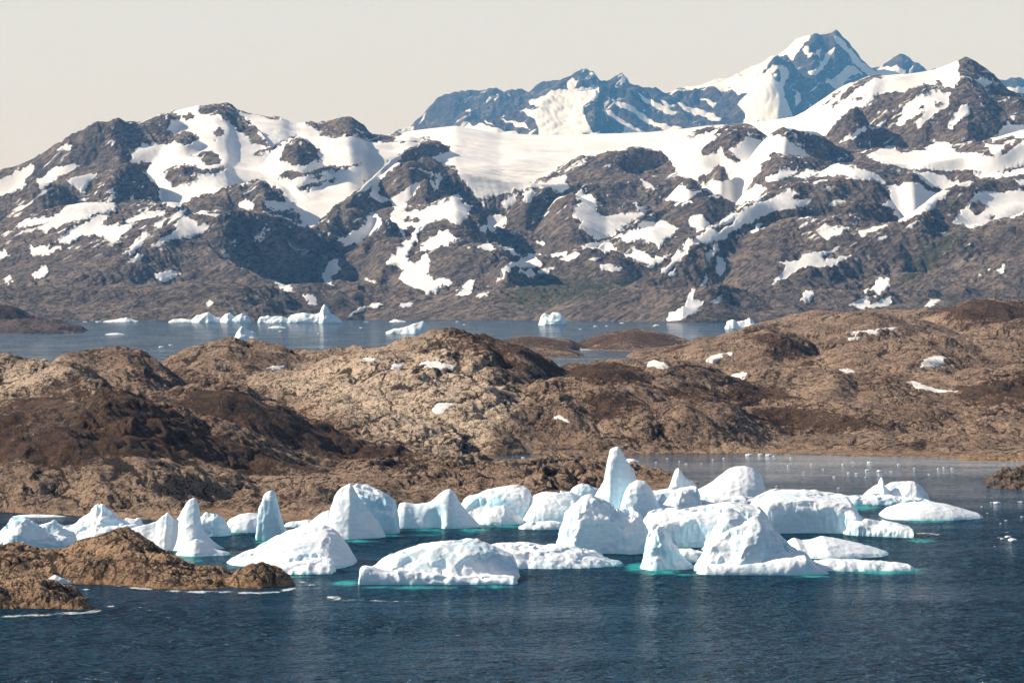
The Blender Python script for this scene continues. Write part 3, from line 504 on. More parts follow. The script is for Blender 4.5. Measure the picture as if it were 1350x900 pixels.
grow = np.clip(sd / 11, 0.15, 1.0)
dist = np.clip((D0 - 1200) / 2500, 0, 1)
xw = X + 6 * pn2(X / 28, Y / 28, 101) + 2.5 * pn2(X / 10, Y / 10, 102); yw = Y + 6 * pn2(X / 28, Y / 28, 103) + 2.5 * pn2(X / 10, Y / 10, 104)
def bw(l, seed, a, st):
    c, s_ = math.cos(a), math.sin(a)
    return np.abs(pn2((xw * c + yw * s_) / l, (-xw * s_ + yw * c) / (l * st), seed))
M1 = np.clip(0.55 + 0.9 * pn2(X / 120, Y / 150, 105), 0.12, 1.15); M2 = np.clip(0.55 + 0.9 * pn2(X / 70, Y / 90, 106), 0.1, 1.2)
_px, _py = project(X, Y, np.maximum(Z, 0))
RB = paint(_px, _py, [(S,[(690,612),(745,592),(790,590),(835,604),(920,626),(925,642),(860,652),(760,650),(700,640)]), (S,[(520,600),(640,606),(660,640),(560,640),(500,620)])], 14)
M1 = M1 + 0.9 * RB; M2 = M2 + 1.1 * RB
b34 = bw(36, 50, 0.35, 2.4); b24 = bw(20, 56, -0.75, 4.0); b15 = bw(15, 51, 0.8, 2.6); b7 = bw(6.5, 52, 0.5, 2.6)
Zn = 2.5 * pn2(X / 130, Y / 150, 48) + 9 * (bil(75, 49, 0.6, 1.5) - 0.5) + 6.0 * (b34 - 0.42) + 3.6 * M1 * (b24 - 0.4) + 4.0 * M2 * (b15 - 0.35) + 2.6 * M1 * (b7 - 0.3) + 1.6 * M2 * (bw(3.4, 53, 0.7, 2.0) - 0.3)
Zn += 2.0 * M1 * pn2(X / 9, Y / 9, 54) * np.clip(pn2(X / 60, Y / 60, 55) * 2, 0, 1)
cre = np.maximum.reduce([1 - b34 / 0.07, (1 - b24 / 0.09) * (0.3 + M1), (1 - b15 / 0.10) * (0.2 + M2), (1 - b7 / 0.12) * 0.8 * M1])
cre = np.clip(cre, 0, 1) * np.clip(0.75 + 0.3 * RB + 0.6 * pn2(X / 70, Y / 90, 58), 0.25, 1)
Zb = Z.copy()
Z = np.maximum(Z + Zn * grow * np.clip((Zb + 6) / 16, 0.6, 1) * (1 + 0.35 * RB) * np.where(D0 > 4300, 0.3, 1.0), np.where((sd > 1.0) & (D0 < backlim), 0.25 + 0.02 * np.clip(sd, 0, 20), -5))
Z = np.maximum(Z, -5)
LX, LY, LZ, LU, LD = X, Y, Z, U1, D1

def rock_material(name, tans, darks, warm, shore=True, scale=1.0):
    s = NT(name); p = s.pos(); k = 1.0 / scale
    q = s.map(p, (1, 0.55, 1.6), (0.2, 0.3, 0.6))
    n1 = s.noise(q, 0.022 * k, 6, 0.62); n2 = s.noise(q, 0.16 * k, 7, 0.68, dist=0.5); n3 = s.noise(p, 0.6 * k, 5, 0.7)
    c = s.mix(s.ramp(n1, 0.36, 0.64), tans, tuple(x * y for x, y in zip(tans, (0.6, 0.58, 0.6))))
    c = s.mix(s.math('MULTIPLY', s.attr('tan'), 0.85), c, (0.78, 0.61, 0.45))
    n4 = s.noise(s.map(p, (1, 0.5, 1.4), (0.1, 0.4, 0.9)), 0.42 * k, 6, 0.7, dist=0.3)
    c = s.mix(s.math('MULTIPLY', s.ramp(n2, 0.54, 0.66), 0.65), c, darks)
    c = s.mix(s.math('MULTIPLY', s.ramp(n4, 0.54, 0.63), 0.75), c, darks)
    c = s.mix(s.math('MULTIPLY', s.ramp(n3, 0.5, 0.7), 0.5), c, tuple(x * 1.5 for x in tans))
    cr = s.math('ADD', s.attr('cre'), s.math('MULTIPLY', s.math('SUBTRACT', n4, 0.5), 1.6)); c = s.mix(s.math('MULTIPLY', s.ramp(cr, 0.30, 0.62), 0.92), c, (0.028, 0.020, 0.016))
    for sc_, rot, wdt, lo in ((0.085, 0.75, 0.016, 0.40), (0.20, -0.5, 0.022, 0.45), (0.45, 0.6, 0.03, 0.5)):
        cn = s.noise(s.map(p, (1, 0.38, 1.5), (0.25, 0.35, rot)), sc_ * k, 4, 0.6, dist=0.5)
        ln = s.ramp(s.math('ABSOLUTE', s.math('SUBTRACT', cn, 0.5)), wdt * 0.5, wdt * 1.35, 1.0, 0.0)
        ln = s.math('MULTIPLY', ln, s.ramp(s.noise(p, sc_ * 0.3 * k, 3), lo, lo + 0.12))
        c = s.mix(s.math('MULTIPLY', ln, 0.95), c, (0.026, 0.021, 0.017))
    vg = s.math('ADD', s.attr('veg_shade'), s.ramp(s.noise(p, 0.016 * k, 5, 0.65), 0.42, 0.62, 0.0, 0.42)); e = s.math('ADD', vg, s.math('MULTIPLY', s.math('SUBTRACT', s.noise(p, 0.05 * k, 6, 0.68), 0.49), 2.0)); e = s.math('ADD', e, s.math('MULTIPLY', s.math('SUBTRACT', n4, 0.52), 2.2))
    c = s.mix(s.math('MULTIPLY', s.ramp(e, 0.45, 0.75), 0.85), c, s.mix(s.ramp(n2, 0.4, 0.6), (0.080, 0.038, 0.020), (0.030, 0.018, 0.013)))  # dark scrub colour, which also paints the shaded hill flanks
    if shore:
        z = s.n('ShaderNodeSeparateXYZ'); s.l(p, z.inputs[0])
        zz = s.math('ADD', z.outputs[2], s.math('MULTIPLY', s.math('SUBTRACT', n2, 0.5), 9.0))
        c = s.mix(s.math('MULTIPLY', s.ramp(zz, -0.5, 2.6, 1.0, 0.0), 0.5), c, warm)
        c = s.mix(s.ramp(zz, -0.9, 0.3, 0.75, 0.0), c, (0.035, 0.026, 0.02))
    h = s.math('ADD', n2, s.math('MULTIPLY', n3, 0.4))
    s.bsdf(c, 0.92, s.bump(s.math('ADD', h, s.math('MULTIPLY', n4, 0.7)), 1.0, 4.5 * scale), 0.15)
    return s.m
M_LAND = rock_material('ice_scoured_rock', (0.44, 0.31, 0.215), (0.055, 0.035, 0.026), (0.52, 0.34, 0.20))
o = build_grid('rocky_land', X, Y, Z, Z > -2.5, M_LAND, dict(veg_shade=veg_shade, tan=tan, cre=cre))
tag(o, 'bare brown ice-scoured rocky hills between the bay and the fjord', 'land', kind='structure')

# dark headland at the left edge of the far fjord
U0, D0 = np.meshgrid(np.linspace(-190, 150, 300), np.linspace(wd(446), 8700, 260))
X = (U0 - CX) / F * D0; Y = D0
Z = hills_height(U0 + 2 * pn2(X / 90, Y / 90, 61), D0 + 40 * pn2(X / 150, Y / 150, 62), [dict(d=7900, f=12, b=12, r=60, p=[(-400,380),(-60,392),(0,400),(20,404),(35,412),(60,420),(90,425),(110,432)], end=.6), dict(d=7450, f=10, b=10, r=50, p=[(-300,428),(0,424),(30,420),(60,422),(90,428),(112,436)], end=.8)], 6.0)
sd = D0 - wd(442) + 40 * pn2(X / 120, Y / 120, 63)
Z = np.minimum(Z, sd * 0.3)
Z = np.maximum(Z + np.clip(sd / 80, 0, 1) * (9 * (bil(70, 64) - .3) + 5 * (bil(30, 65, .8) - .3) + 3 * (bil(14, 66) - .3)), -5)
M_HEAD = rock_material('dark_headland_rock', (0.16, 0.12, 0.10), (0.035, 0.03, 0.03), (0.2, 0.15, 0.11), True, 2.5)
PX, PY = project(X, Y, Z)
o = build_grid('headland', X, Y, Z, Z > -2.5, M_HEAD, dict(veg_shade=paint(PX, PY, [(S,[(-200,380),(0,398),(40,412),(60,424),(0,420),(-200,420)])], 8)))
tag(o, 'low dark headland reaching into the blue fjord', 'headland', kind='structure')
# ================================================================== snow patches lying on the near land
def land_at(u, d):
    fi = np.interp(d, LD, np.arange(len(LD))); fj = np.interp(u, LU, np.arange(len(LU)))
    i = np.clip(fi.astype(int), 0, len(LD) - 2); j = np.clip(fj.astype(int), 0, len(LU) - 2)
    a, b = fi - i, fj - j
    g = LZS
    return (g[i, j] * (1 - b) + g[i, j + 1] * b) * (1 - a) + (g[i + 1, j] * (1 - b) + g[i + 1, j + 1] * b) * a
def blur(a, n):
    for ax in (0, 1):
        p = np.pad(a, [(n, n) if k == ax else (0, 0) for k in (0, 1)], 'edge'); c = np.cumsum(p, ax)
        c = np.concatenate([np.zeros_like(np.take(c, [0], ax)), c], ax)
        m = a.shape[ax]
        a = (np.take(c, np.arange(2 * n + 1, 2 * n + 1 + m), ax) - np.take(c, np.arange(m), ax)) / (2 * n + 1)
    return a
LZS = LZ
def ray_hit(px, py):
    ds = np.arange(1230, 5900, 3.0)
    hit = np.nonzero(land_at(np.full(ds.shape, px), ds) >= pz(py, ds))[0]
    return ds[hit[0]] if len(hit) else None

def snow_material():
    s = NT('old_snow'); p = s.pos()
    c = s.mix(s.ramp(s.noise(p, 0.25, 5), 0.35, 0.7), (0.86, 0.82, 0.78), (0.66, 0.60, 0.54))
    s.bsdf(c, 0.9, s.bump(s.noise(p, 0.6, 4), 0.5, 0.5), 0.2)
    return s.m
M_SNOW = snow_material()
def largest(m):
    lab = np.where(m, np.arange(1, m.size + 1).reshape(m.shape), 0)
    for _ in range(2000):
        n = lab.copy()
        for a, b in (((slice(1, None),), (slice(None, -1),)), ((slice(None, -1),), (slice(1, None),)), ((slice(None), slice(1, None)), (slice(None), slice(None, -1))), ((slice(None), slice(None, -1)), (slice(None), slice(1, None)))):
            n[a] = np.where(m[a], np.maximum(n[a], lab[b]), 0)
        if (n == lab).all(): break
        lab = n
    c = np.bincount(lab.ravel()); c[0] = 0
    return lab == c.argmax()
LZB = blur(LZ, 4)
PATCHES = [
 ('largest snow patch high on the round tan hill, near its summit', [(552,478),(565,474),(585,478),(600,482),(596,487),(575,486),(560,483)]),
 ('tilted snow patch halfway down the front of the round tan hill', [(568,540),(575,533),(588,530),(598,532),(592,540),(585,545),(574,546)]),
 ('small snow patch left of the largest one on the round tan hill', [(515,485),(520,479),(530,480),(532,484),(526,488),(517,488)]),
 ('thin snow streak on the left shoulder of the round tan hill', [(350,485),(360,482),(376,482),(374,485),(360,487)]),
 ('narrow snow streak near the left rim of the round tan hill', [(470,474),(482,471),(497,472),(494,476),(480,477)]),
 ('small snow patch on the tan slope above the hidden inlet', [(730,549),(736,547),(748,552),(753,557),(742,557),(734,555)]),
 ('bright snow patch below the small inland cove', [(850,478),(862,474),(876,478),(884,484),(870,487),(856,486)]),
 ('elongated snow bank curving beside the small inland cove', [(764,458),(772,460),(790,463),(805,463),(812,466),(795,469),(778,467),(768,463)]),
 ('snow patch in the hollow right of the cove, under a dark dome', [(960,500),(966,493),(978,490),(988,492),(985,498),(974,502)]),
 ('snow sliver at the foot of the dark dome behind the cove', [(932,473),(940,467),(955,465),(968,464),(964,468),(948,472),(940,476)]),
 ('wide snow patch in the middle of the right hand hills', [(1104,489),(1115,484),(1130,480),(1146,482),(1142,488),(1128,492),(1112,492)]),
 ('thick roundish snow patch high on the right hand hills', [(1210,478),(1220,472),(1240,469),(1250,472),(1245,479),(1232,484),(1216,484)]),
 ('long thin snow streak slanting across the right hand hills', [(1194,503),(1205,502),(1222,509),(1240,514),(1264,515),(1262,518),(1240,517),(1220,515),(1205,510)]),
 ('long low snow bank along the skyline hollow at right', [(1110,442),(1125,438),(1150,434),(1185,431),(1180,435),(1150,440),(1130,445),(1114,446)]),
]
for lab, poly in PATCHES:
    d = [ray_hit(*q) for q in poly]
    d = np.array([x for x in d if x])
    if len(d) < 3: continue
    us = [q[0] for q in poly]
    med = np.median(d); d = d[np.abs(d - med) < 260]
    u = np.arange(min(us) - 4, max(us) + 4.1, 0.8); dd = np.arange(d.min() - 25, d.max() + 25, max(0.8, (d.max() - d.min() + 50) / 220))
    U, D = np.meshgrid(u, dd)
    LZS = LZ; z0 = land_at(U, D); LZS = LZB; zb = land_at(U, D)
    x = px_x(U, D); y = D
    P_, Q_ = project(x, y, zb)
    sd = poly_sd(P_ + 1.8 * pn2(x / 7, y / 7, 71) + 1.2 * pn2(x / 2.6, y / 3, 73), Q_ + 1.0 * pn2(x / 9, y / 9, 72) + 0.7 * pn2(x / 3, y / 4, 74), poly)
    th = np.where(sd > 0, 0.1 + 0.7 * (1 - np.exp(-np.maximum(sd, 0) / 2.5)), sd * 0.8)
    z = np.where(sd > 0, np.maximum(zb, z0 - 0.5) + th, z0 + th)
    o = build_grid('snow_patch', x, y, z, largest(sd > -0.8), M_SNOW, {})
    tag(o, lab, 'snow patch', 'snow patches on the near hills')
LZS = LZ
# ================================================================== rock islets in the bay
def islet(name, lab, u0, u1, d0, d1, nu, nd, hills, front, back=None, mat=None, amp=1.0, k=1.5, cap=None):
    U, D = np.meshgrid(np.linspace(u0, u1, nu), np.linspace(d0, d1, nd))
    x = px_x(U, D); y = D
    z = hills_height(U + 2.0 * pn2(x / 20, y / 20, 81) + 1.0 * pn2(x / 7, y / 7, 82), D + 4 * pn2(x / 18, y / 18, 83), hills, k)
    fl = np.interp(U, [p[0] for p in front], [wd(p[1]) for p in front])
    sd = D - fl + 2.0 * pn2(x / 9, y / 9, 84) + 1.0 * pn2(x / 3.5, y / 3.5, 85)
    if back is not None: sd = np.minimum(sd, np.interp(U, [p[0] for p in back], [wd(p[1]) for p in back]) - D + 2.0 * pn2(x / 9, y / 9, 86))
    z = np.minimum(z, np.where(sd > 0, 0.2 + sd * 0.75, sd * 0.5))
    g = np.clip(sd / 5, 0.1, 1)
    q1, q2, q3, q4 = bil2(x, y, 17, 87, .5, 1.8), bil2(x, y, 7.5, 88, .7, 1.8), bil2(x, y, 3.4, 89, .3, 1.6), bil2(x, y, 11, 79, -.6, 3.0)
    z = z + amp * g * (2.2 * (q1 - .38) + 1.7 * (q4 - .35) + 1.5 * (q2 - .35) + 0.9 * (q3 - .3) + .7 * (bil2(x, y, 1.6, 90, .6, 1.6) - .3))
    cre = np.clip(np.maximum.reduce([1 - q1 / .10, 1 - q2 / .11, 1 - q4 / .11, (1 - q3 / .13) * .8]), 0, 1) * np.clip(0.8 + 0.6 * pn2(x / 25, y / 25, 78), .3, 1)
    z = np.maximum(z, -2.5)
    o = build_grid(name, x, y, z, z > -1.5, mat, dict(cre=cre))
    tag(o, lab, 'islet', 'rock islets in the bay')
    return o
def bil2(x, y, l, seed, a, st):
    c, s = math.cos(a), math.sin(a)
    return np.abs(pn2((x * c + y * s) / l, (-x * s + y * c) / (l * st), seed))
M_ISLET = rock_material('orange_islet_rock', (0.50, 0.325, 0.195), (0.055, 0.036, 0.025), (0.50, 0.285, 0.125), True, 0.42)
M_DARKISLET = rock_material('grey_brown_islet_rock', (0.24, 0.18, 0.13), (0.04, 0.033, 0.03), (0.26, 0.18, 0.11), True, 0.5)
islet('rock_islet', 'long orange brown rock islet with a dark hump, white surf along its front', -140, 412, 968, 1075, 900, 240, [
    dict(d=1035, f=16, b=14, r=4, p=[(-140,730),(-20,722),(0,717),(20,714),(40,718),(60,722),(90,719),(105,714),(118,706),(132,701),(150,697),(165,698),(180,703),(195,711),(208,720),(222,728)], end=.6),
    dict(d=1018, f=20, b=14, r=4, p=[(60,742),(80,734),(100,728),(120,726),(140,730),(160,738)], end=.5),
    dict(d=1012, f=18, b=14, r=5, p=[(150,735),(190,728),(215,730),(240,738),(262,743),(285,746),(305,752)], end=.5),
    dict(d=1000, f=30, b=18, r=4, p=[(292,766),(305,756),(318,748),(330,742),(345,739),(360,745),(375,755),(384,764),(390,772)], end=1.2),
    dict(d=995, f=22, b=16, r=4, p=[(120,762),(160,755),(200,752),(230,755),(260,757),(290,762)], end=.6),
    dict(d=998, f=18, b=14, r=4, p=[(-140,752),(0,748),(40,747),(80,750),(110,758)], end=.5)],
    [(-200,764),(0,765),(60,768),(100,769),(150,771),(200,775),(260,778),(330,779),(370,777),(395,771),(398,762),(420,740)], mat=M_ISLET, amp=.8)
islet('rock_islet', 'nearest blocky orange rock islet cut by the left edge, shaded dark in front', -140, 140, 885, 985, 520, 220, [
    dict(d=952, f=20, b=16, r=4, p=[(-140,765),(-20,754),(0,751),(20,753),(40,752),(60,757),(80,765),(100,775),(115,788),(122,799)], end=1.4),
    dict(d=932, f=34, b=20, r=3, p=[(-140,780),(0,772),(30,776),(50,772),(70,778),(88,786)], end=.8),
    dict(d=925, f=40, b=22, r=3, p=[(82,800),(92,788),(104,783),(114,788),(121,800)], end=1.2)],
    [(-200,812),(0,810),(40,808),(80,806),(110,805),(124,800),(126,790),(150,770)], mat=M_ISLET, amp=.9)
islet('rock_islet', 'pointed dark brown rock islet with slanting ribs at the right edge', 1255, 1545, 1440, 1640, 520, 240, [
    dict(d=1545, f=22, b=18, r=5, p=[(1272,645),(1284,640),(1294,634),(1304,628),(1315,622),(1326,618),(1338,614),(1352,611),(1400,606),(1545,600)], end=1.0),
    dict(d=1500, f=20, b=15, r=4, p=[(1285,646),(1305,638),(1330,634),(1360,630),(1545,625)], end=1.0)],
    [(1268,642),(1280,644),(1300,647),(1330,649),(1360,649),(1545,652)], mat=M_DARKISLET, amp=1.5)
islet('rock_islet', 'low flat orange skerry along the far shore at right', 1080, 1545, 1690, 1800, 700, 120, [
    dict(d=1755, f=9, b=9, r=5, p=[(1245,607),(1265,603),(1290,601),(1320,602),(1350,600),(1400,598),(1545,596)], end=.3),
    dict(d=1765, f=6, b=6, r=5, p=[(1205,607),(1225,606),(1240,607)], end=.3)],
    [(1080,606),(1200,608),(1240,610),(1290,612),(1350,612),(1545,613)], [(1080,605),(1200,606),(1240,604),(1290,602),(1350,601),(1545,600)], mat=M_ISLET, amp=.5)
islet('rock_islet', 'tiny dark rock awash in the middle of the calm bay', 1075, 1105, 1760, 1800, 90, 60, [dict(d=1782, f=12, b=12, r=2, p=[(1082,606.5),(1090,604.5),(1099,606)], end=.6)], [(1070,606),(1081,607.2),(1100,607.5),(1110,606)], mat=M_DARKISLET, amp=.4)
islet('rock_islet', 'smallest dark rock awash behind the white iceberg, nearer than the other one', 1080, 1102, 1530, 1565, 80, 60, [dict(d=1547, f=10, b=10, r=2, p=[(1085,641.5),(1090,640),(1097,641)], end=.6)], [(1078,640),(1085,641.6),(1097,641.8),(1106,641)], mat=M_DARKISLET, amp=.3)

# ================================================================== icebergs
def ice_material(name, base=(0.74, 0.875, 0.94), blue=(0.48, 0.74, 0.83), amount=0.5, foot=(0.42, 0.78, 0.80), rough=0.45, footw=0.65):
    s = NT(name); p = s.pos()
    z = s.n('ShaderNodeSeparateXYZ'); s.l(p, z.inputs[0])
    n1 = s.noise(s.map(p, (1, 1, 1.6), (0.3, 0.5, 0)), 0.07, 5, 0.55, dist=0.5); n2 = s.noise(p, 0.5, 6, 0.65); n3 = s.noise(s.map(p, (1, 1, 0.15)), 0.5, 5, 0.6)
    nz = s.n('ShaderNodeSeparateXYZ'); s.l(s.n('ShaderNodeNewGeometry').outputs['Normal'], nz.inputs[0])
    lit_top = s.ramp(s.math('ADD', nz.outputs[2], s.math('MULTIPLY', s.math('SUBTRACT', n2, 0.5), 0.5)), 0.22, 0.62)  # white tops and bluer steep sides paint sun and shade into the ice
    base_ = s.mix(lit_top, tuple(x * y for x, y in zip(base, (0.86, 0.96, 1.0))), (0.93, 0.935, 0.935))
    c = s.mix(s.math('MULTIPLY', s.ramp(n1, 0.48, 0.68), amount), base_, blue)
    bn = s.noise(s.map(s.map(p, (1, 1, 1), (0.35, 0.22, 0.0)), (0.035, 0.035, 1.0)), 0.45, 4, 0.6, dist=0.15)
    c = s.mix(s.math('MULTIPLY', s.ramp(s.math('ABSOLUTE', s.math('SUBTRACT', bn, 0.5)), 0.004, 0.02, 1.0, 0.0), 0.45), c, (0.45, 0.68, 0.82))
    c = s.mix(s.math('MULTIPLY', s.ramp(n3, 0.55, 0.7), 0.25), c, (0.70, 0.84, 0.90))
    zz = s.math('ADD', z.outputs[2], s.math('MULTIPLY', s.math('SUBTRACT', n1, 0.5), 3.0))
    c = s.mix(s.math('MULTIPLY', s.ramp(zz, 0.2, 1.3, 1.0, 0.0), footw), c, foot)
    h = s.math('ADD', s.math('MULTIPLY', n2, 0.8), s.math('MULTIPLY', n3, 0.35))
    s.bsdf(c, rough, s.bump(h, 0.4, 0.7), 0.35)
    return s.m
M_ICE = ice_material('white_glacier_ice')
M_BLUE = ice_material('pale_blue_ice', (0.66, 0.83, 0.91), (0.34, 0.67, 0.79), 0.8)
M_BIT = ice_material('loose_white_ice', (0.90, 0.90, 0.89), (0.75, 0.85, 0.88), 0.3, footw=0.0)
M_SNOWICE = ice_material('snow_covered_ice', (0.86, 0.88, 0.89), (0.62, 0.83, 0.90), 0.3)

def berg(lab, comps, vox=0.36, k=0.5, rough=0.5, flute=0.0, facet=None, fsize=6.0, scoops=(), mat=None, name='iceberg', parent=None, seed=0, group='icebergs stranded in the bay'):
    x0 = min(px_x(min(p[0] for p in c['p']), wd(c['fr'])) for c in comps) - 5; x1 = max(px_x(max(p[0] for p in c['p']), wd(c['fr']) + c['wf']) for c in comps) + 5
    for c in comps: c['d'] = wd(c['fr']) + c['wf']
    y0 = min(c['d'] - c['wf'] + min(0, c.get('sk', 0) * (c['p'][-1][0] - c['p'][0][0])) for c in comps) - 4; y1 = max(c['d'] + c['wb'] for c in comps) + 4
    gx = np.arange(x0, x1, vox); gy = np.arange(y0, y1, vox)
    Xg, Yg = np.meshgrid(gx, gy, indexing='ij')
    sc_ = 8.0 * vox / 0.36
    wx = (0.9 * pn2(Xg / sc_, Yg / sc_, 91 + seed) + 0.4 * pn2(Xg * 2.3 / sc_, Yg * 2.3 / sc_, 92 + seed)) * rough * vox / 0.36
    wy = (1.6 * pn2(Xg / sc_, Yg / sc_, 93 + seed) + 0.7 * pn2(Xg * 2.3 / sc_, Yg * 2.3 / sc_, 94 + seed)) * (rough + flute) * vox / 0.36
    Z = np.full(Xg.shape, -6.0)
    for c in comps:
        d = c['d']; xs = [q[0] for q in c['p']]
        u = CX + F * (Xg + wx) / d; dl = d
        if 'sk' in c:
            for _ in range(3):
                dl = d + c['sk'] * (np.clip(u, xs[0], xs[-1]) - xs[0]); u = CX + F * (Xg + wx) / dl
        py = np.interp(u, xs, [q[1] for q in c['p']])
        if rough >= 0.35 and vox < 1: py = py + rough * (4.2 * np.abs(pn2(u / 13.0, 0.13 * Yg + 3.1 * seed, seed)) + 1.3 * np.abs(pn2(u / 5.5, 0.25 * Yg + 1.7 * seed, seed + 2)))
        cz = pz(py, dl); top = max(pz(q[1], d) for q in c['p'])
        cz = cz - (np.maximum(xs[0] - u, 0) + np.maximum(u - xs[-1], 0)) * d / F * c.get('end', 2.5)
        q = c.get('q', 0.35)
        tap = np.clip(np.maximum(cz, 0.02 * top) / top, 0.02, 1.0) ** q
        yy = Yg + wy - c.get('sk', 0.0) * (np.clip(u, xs[0], xs[-1]) - xs[0])
        t = np.where(yy < d, (d - yy) / (c['wf'] * tap), (yy - d) / (c['wb'] * tap))
        a = np.where(yy < d, c.get('a', 1.7), c.get('ab', 1.7)); b = np.where(yy < d, c.get('b', 0.75), c.get('bb', 0.75))
        g = np.maximum(1 - np.clip(t, 0, 1) ** a, 0) ** b
        if 'lean' in c: g = g * (1 - c['lean'] * np.where(yy < d, np.clip(t, 0, 1), 0))
        z = np.where(cz > -2, -2 + (cz + 2) * g, cz) - np.maximum(t - 1, 0) * c['wf'] * 0.8
        Z = smax(Z, z, c.get('k', k))
    if facet is None: facet = 1.0 if vox < 1 and parent is None and rough >= 0.35 else 0.0
    if facet > 0:                        # break the smooth form into planes, as calved ice is
        rs = np.random.RandomState(seed + 100)
        gxx, gyy = np.gradient(Z, vox)
        inside = np.argwhere(Z > 0.3)
        sp_ = fsize
        sd_ = []
        for t_ in inside[rs.permutation(len(inside))[:4000]]:
            if all((t_[0] - q[0]) ** 2 + (t_[1] - q[1]) ** 2 > (sp_ / vox * rs.uniform(.6, 1.5)) ** 2 for q in sd_): sd_.append(t_)
        sd_ = np.array(sd_)
        if len(sd_) > 3:
            i_, j_ = sd_[:, 0], sd_[:, 1]
            ga = np.clip(gxx[i_, j_], -5, 5) + rs.normal(size=len(sd_)) * 0.13; gb = np.clip(gyy[i_, j_], -5, 5) + rs.normal(size=len(sd_)) * 0.13
            px_, py_ = gx[i_], gy[j_]; zc = Z[i_, j_] + rs.uniform(-.1, .25, len(sd_))
            d2 = (Xg[..., None] + 0.8 * wx[..., None] - px_) ** 2 + (Yg[..., None] - py_) ** 2
            nn = np.argpartition(d2, 3, axis=-1)[..., :3]
            pl = zc[nn] + ga[nn] * (Xg[..., None] - px_[nn]) + gb[nn] * (Yg[..., None] - py_[nn])
            Zf = pl.min(-1)
            Z = np.where(Z > -1.5, np.maximum(np.clip(Zf, Z - 2.2, Z + 0.35), Z - 0.35 * np.maximum(Z, 0.5)) * 0.68 + Z * 0.32, Z)
    gxx, gyy = np.gradient(Z, vox)
    sl = np.sqrt(1 + gxx ** 2 + gyy ** 2)
    gz = np.arange(-1.6, Z.max() + 2.5, vox)
    f = (gz[None, None, :] - Z[:, :, None]) / np.minimum(sl, 6)[:, :, None]
    for (spx, spy, fr, off, rx, ry, rz) in scoops:
        d = wd(fr) + off; cx_, cz_ = px_x(spx, d), pz(spy, d)
        e = np.sqrt(((gx[:, None, None] - cx_) / rx) ** 2 + ((gy[None, :, None] - d) / ry) ** 2 + ((gz[None, None, :] - cz_) / rz) ** 2)
        f = smax(f, (1 - e) * min(rx, ry, rz), 1.0)
    for ax in ((0, 1, 2) if rough < 0.35 else ()):
        p = np.pad(f, [(1, 1) if i == ax else (0, 0) for i in range(3)], 'edge'); n = f.shape[ax]
        sl_ = lambda o: tuple(slice(o, o + n) if i == ax else slice(None) for i in range(3))
        f = (p[sl_(0)] + 2 * p[sl_(1)] + p[sl_(2)]) / 4
    g = openvdb.FloatGrid(3.0); g.copyFromArray(np.ascontiguousarray(f, np.float32))
    v, fq = g.convertToQuads(0.0)
    v = v * vox + np.array([x0, y0, gz[0]])
    fq = fq[:, ::-1]
    a_, b_, c_, d_ = (v[fq[:, i]] for i in range(4))
    fn = np.cross(c_ - a_, d_ - b_)
    nrm = np.zeros_like(v)
    for i in range(4): np.add.at(nrm, fq[:, i], fn)
    nrm /= np.linalg.norm(nrm, axis=1)[:, None] + 1e-9
    if (nrm[:, 2] * (v[:, 2] > v[:, 2].mean())).sum() < 0: nrm = -nrm; fq = fq[:, ::-1]
    s_ = vox / 0.36
    amp = 0.85 * rough * s_
    dsp = amp * (0.5 * pn3(v / (5.0 * s_), seed) - 1.3 * (np.abs(pn3(v / (4.2 * s_), seed + 7)) - .3) - 0.34 * (np.abs(pn3(v / (1.9 * s_), seed + 1)) - .3) - 0.12 * (np.abs(pn3(v / (1.0 * s_), seed + 2)) - .3))
    if flute:
        w = v * np.array([1, 1, 0.13]) / s_
        steep = 1 - np.abs(nrm[:, 2])
        dsp += steep * flute * s_ * (0.9 * (np.abs(pn3(w / 2.6, seed + 3)) - .3) + 0.5 * (np.abs(pn3(w / 1.2, seed + 4)) - .3))
    dsp += amp * 0.6 * pn3(v / (11.0 * s_), seed + 6)
    v = v + nrm * (dsp * np.clip((v[:, 2] + 1) / 2.0, 0.2, 1))[:, None]
    c0 = np.array([(x0 + x1) / 2, (y0 + y1) / 2, 0.0])
    o = mesh_obj(name, v - c0, fq, mat or M_ICE)
    o.location = c0
    if parent is not None:
        o.parent = parent; o.location = c0 - np.array(parent.location)
    else: tag(o, lab, 'iceberg', group)
    return o
C = dict
# --- left group
berg('jagged iceberg at the left edge with a hollow blue front, behind the orange islet', [
  C(fr=724, wf=13, wb=10, a=2.4, b=.7, p=[(4,722),(8,705),(14,692),(20,683),(27,680),(36,682),(44,684),(50,690),(62,697),(75,702),(88,707),(98,714),(103,724)]),
  C(fr=722, wf=8, wb=12, p=[(-40,712),(-15,704),(0,698),(8,690),(14,684),(20,679),(24,676),(29,679),(36,688)]),
  C(fr=716, wf=6, wb=8, p=[(36,700),(48,692),(60,690),(72,686),(80,692),(95,700)])], rough=.8, mat=M_BLUE, seed=1, scoops=[(70,712,724,-1,11,7,7)])
berg('white iceberg with twin needle peaks behind the dark hump of the islet', [
  C(fr=713, wf=14, wb=12, a=1.2, b=1.2, p=[(74,702),(85,692),(98,688),(110,679),(118,674),(121,668),(124,662),(127,660),(130,667),(134,658),(139,664),(146,673),(154,680),(165,682),(185,682),(188,690),(196,698)]),
  C(fr=714, wf=12, wb=6, a=3, b=.6, p=[(98,715),(112,704),(122,694),(128,688),(138,692),(148,690),(165,688),(180,690),(190,700)])], rough=.5, fsize=5, seed=2)
berg('thin flat white ice strip lying against the far shore at left', [C(fr=682, wf=6, wb=5, p=[(12,681),(25,678.5),(45,677.5),(70,678.5),(88,680.5)])], seed=3, rough=.2, mat=M_BIT)
